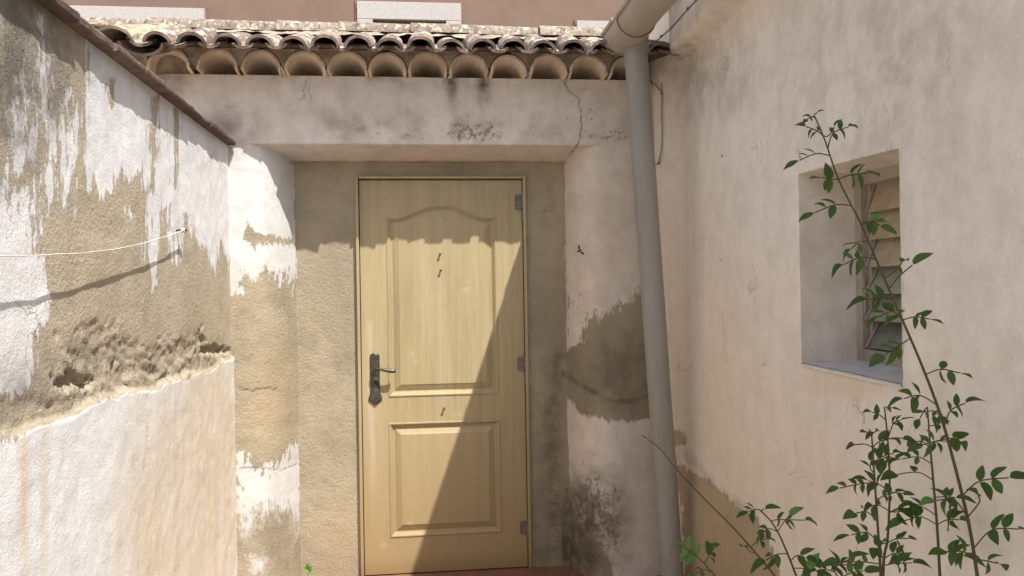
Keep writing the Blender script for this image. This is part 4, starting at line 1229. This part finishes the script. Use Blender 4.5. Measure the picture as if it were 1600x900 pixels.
plant('rose shoot with a dark reddish tip, left one of the close pair', [(1377, 930), (1376, 895), (1371, 815), (1366, 740), (1362, 680)], np.linspace(1.58, 1.6, 5), [
 ((1362, 680), (1360, 676), (1356, 676), 3, 16, 'young_leaf'), ((1362, 680), (1365, 676), (1368, 675), 3, 16, 'young_leaf'), ((1362, 700), (1352, 694), (1342, 696), 2, 18, 'young_leaf'),
 ((1364, 700), (1374, 690), (1382, 690), 5, 22), ((1365, 725), (1375, 715), (1388, 712), 5, 20), ((1366, 742), (1360, 732), (1362, 726), 3, 20), ((1367, 760), (1345, 756), (1325, 762), 7, 20), ((1369, 790), (1380, 775), (1392, 774), 5, 20),
 ((1371, 810), (1355, 800), (1345, 804), 3, 24), ((1373, 845), (1355, 832), (1340, 838), 5, 26), ((1375, 885), (1350, 878), (1325, 880), 5, 26)], (.0036, .0016), seed=7)
plant('slim rose shoot, right and taller one of the close pair', [(1379, 930), (1381, 873), (1387, 840), (1390, 768), (1388, 700), (1382, 636)], np.linspace(1.64, 1.68, 6), [
 ((1382, 640), (1386, 636), (1391, 638), 3, 13, 'young_leaf'), ((1383, 660), (1374, 648), (1368, 648), 3, 16), ((1387, 680), (1396, 662), (1402, 662), 5, 18), ((1388, 690), (1398, 684), (1405, 686), 3, 18), ((1389, 720), (1397, 716), (1398, 716), 3, 16), ((1389, 720), (1380, 716), (1376, 720), 5, 22),
 ((1390, 772), (1372, 756), (1365, 756), 5, 24), ((1389, 772), (1400, 770), (1405, 771), 3, 16), ((1388, 800), (1375, 790), (1370, 792), 5, 22), ((1388, 805), (1400, 800), (1412, 798), 3, 26), ((1387, 845), (1400, 842), (1412, 842), 5, 22),
 ((1386, 850), (1378, 850), (1375, 855), 5, 26), ((1384, 870), (1395, 865), (1402, 866), 5, 26), ((1383, 890), (1400, 880), (1415, 882), 5, 26),], (.0034, .0015), seed=9)
plant('short rose shoot with rounded leaves, leaning left below the window', [(1253, 925), (1243, 897), (1222, 845), (1205, 815), (1186, 796)], np.linspace(1.7, 1.8, 5), [
 ((1186, 798), (1180, 796), (1174, 799), 5, 20), ((1197, 806), (1190, 798), (1195, 798), 1, 20), ((1205, 818), (1215, 812), (1245, 814), 5, 24), ((1218, 830), (1225, 815), (1230, 812), 3, 22), ((1212, 832), (1200, 826), (1195, 836), 5, 18),
 ((1228, 862), (1215, 866), (1204, 872), 5, 26), ((1234, 876), (1245, 868), (1252, 872), 5, 28), ((1240, 890), (1255, 888), (1265, 892), 5, 30)], (.003, .0014), seed=12)
plant('long bare twig crossing in front of the downpipe, few leaves at its foot', [(1225, 918), (1211, 900), (1173, 855), (1141, 820), (1096, 775), (1057, 733), (1030, 700), (1003, 680)], np.linspace(1.9, 2.6, 8), [
 ((1180, 862), (1172, 862), (1170, 858), 1, 26), ((1175, 858), (1185, 845), (1192, 846), 3, 18)], (.0028, .0014), seed=14)
plant('low shoot with brightest green leaves at the foot of the downpipe', [(1135, 925), (1117, 900), (1098, 878)], [1.75, 1.78, 1.8], [
 ((1098, 878), (1085, 866), (1078, 862), 7, 24, 'bright_leaf'), ((1100, 880), (1108, 868), (1112, 862), 5, 20), ((1112, 893), (1100, 890), (1092, 896), 3, 16)], (.0022, .0014), seed=16)
plant('cluster of low leaves rising at the bottom left of the close pair of stems', [(1318, 940), (1310, 905), (1302, 890)], [1.68, 1.7, 1.7], [
 ((1302, 890), (1300, 888), (1320, 878), 5, 26), ((1304, 895), (1290, 890), (1284, 892), 5, 26), ((1310, 905), (1330, 895), (1340, 895), 5, 26), ((1303, 892), (1312, 882), (1325, 886), 3, 24)], (.002, .0014), seed=18)
# weed sprout at the foot of the left pier
p = onY(481, 905, F-.05)
o = empty('weed', tuple(p), 'small bright green weed at the foot of the left door pier', 'plant')
bm = bmesh.new(); q2 = onY(481, 890, F-.05)
add_tube(bm, [Vector((p[0], p[1], FZ)), Vector(q2)], .0015, 6); link('stem', bm_mesh('stem', bm), M['stem'], o)
random.seed(2)
for a, s_ in ((-.9, .030), (.0, .036), (.8, .032), (1.7, .025), (2.6, .028)):
    d = Vector((math.sin(a), -.4, math.cos(a)*.8)).normalized(); X_ = d.cross(Vector((0, -1, .6))).normalized(); Z_ = X_.cross(d)
    link('leaf', leaf_data(0, 'bright_leaf'), None, o, tuple(q2), Matrix((X_, d, Z_)).transposed().to_euler(), (s_, s_, s_))
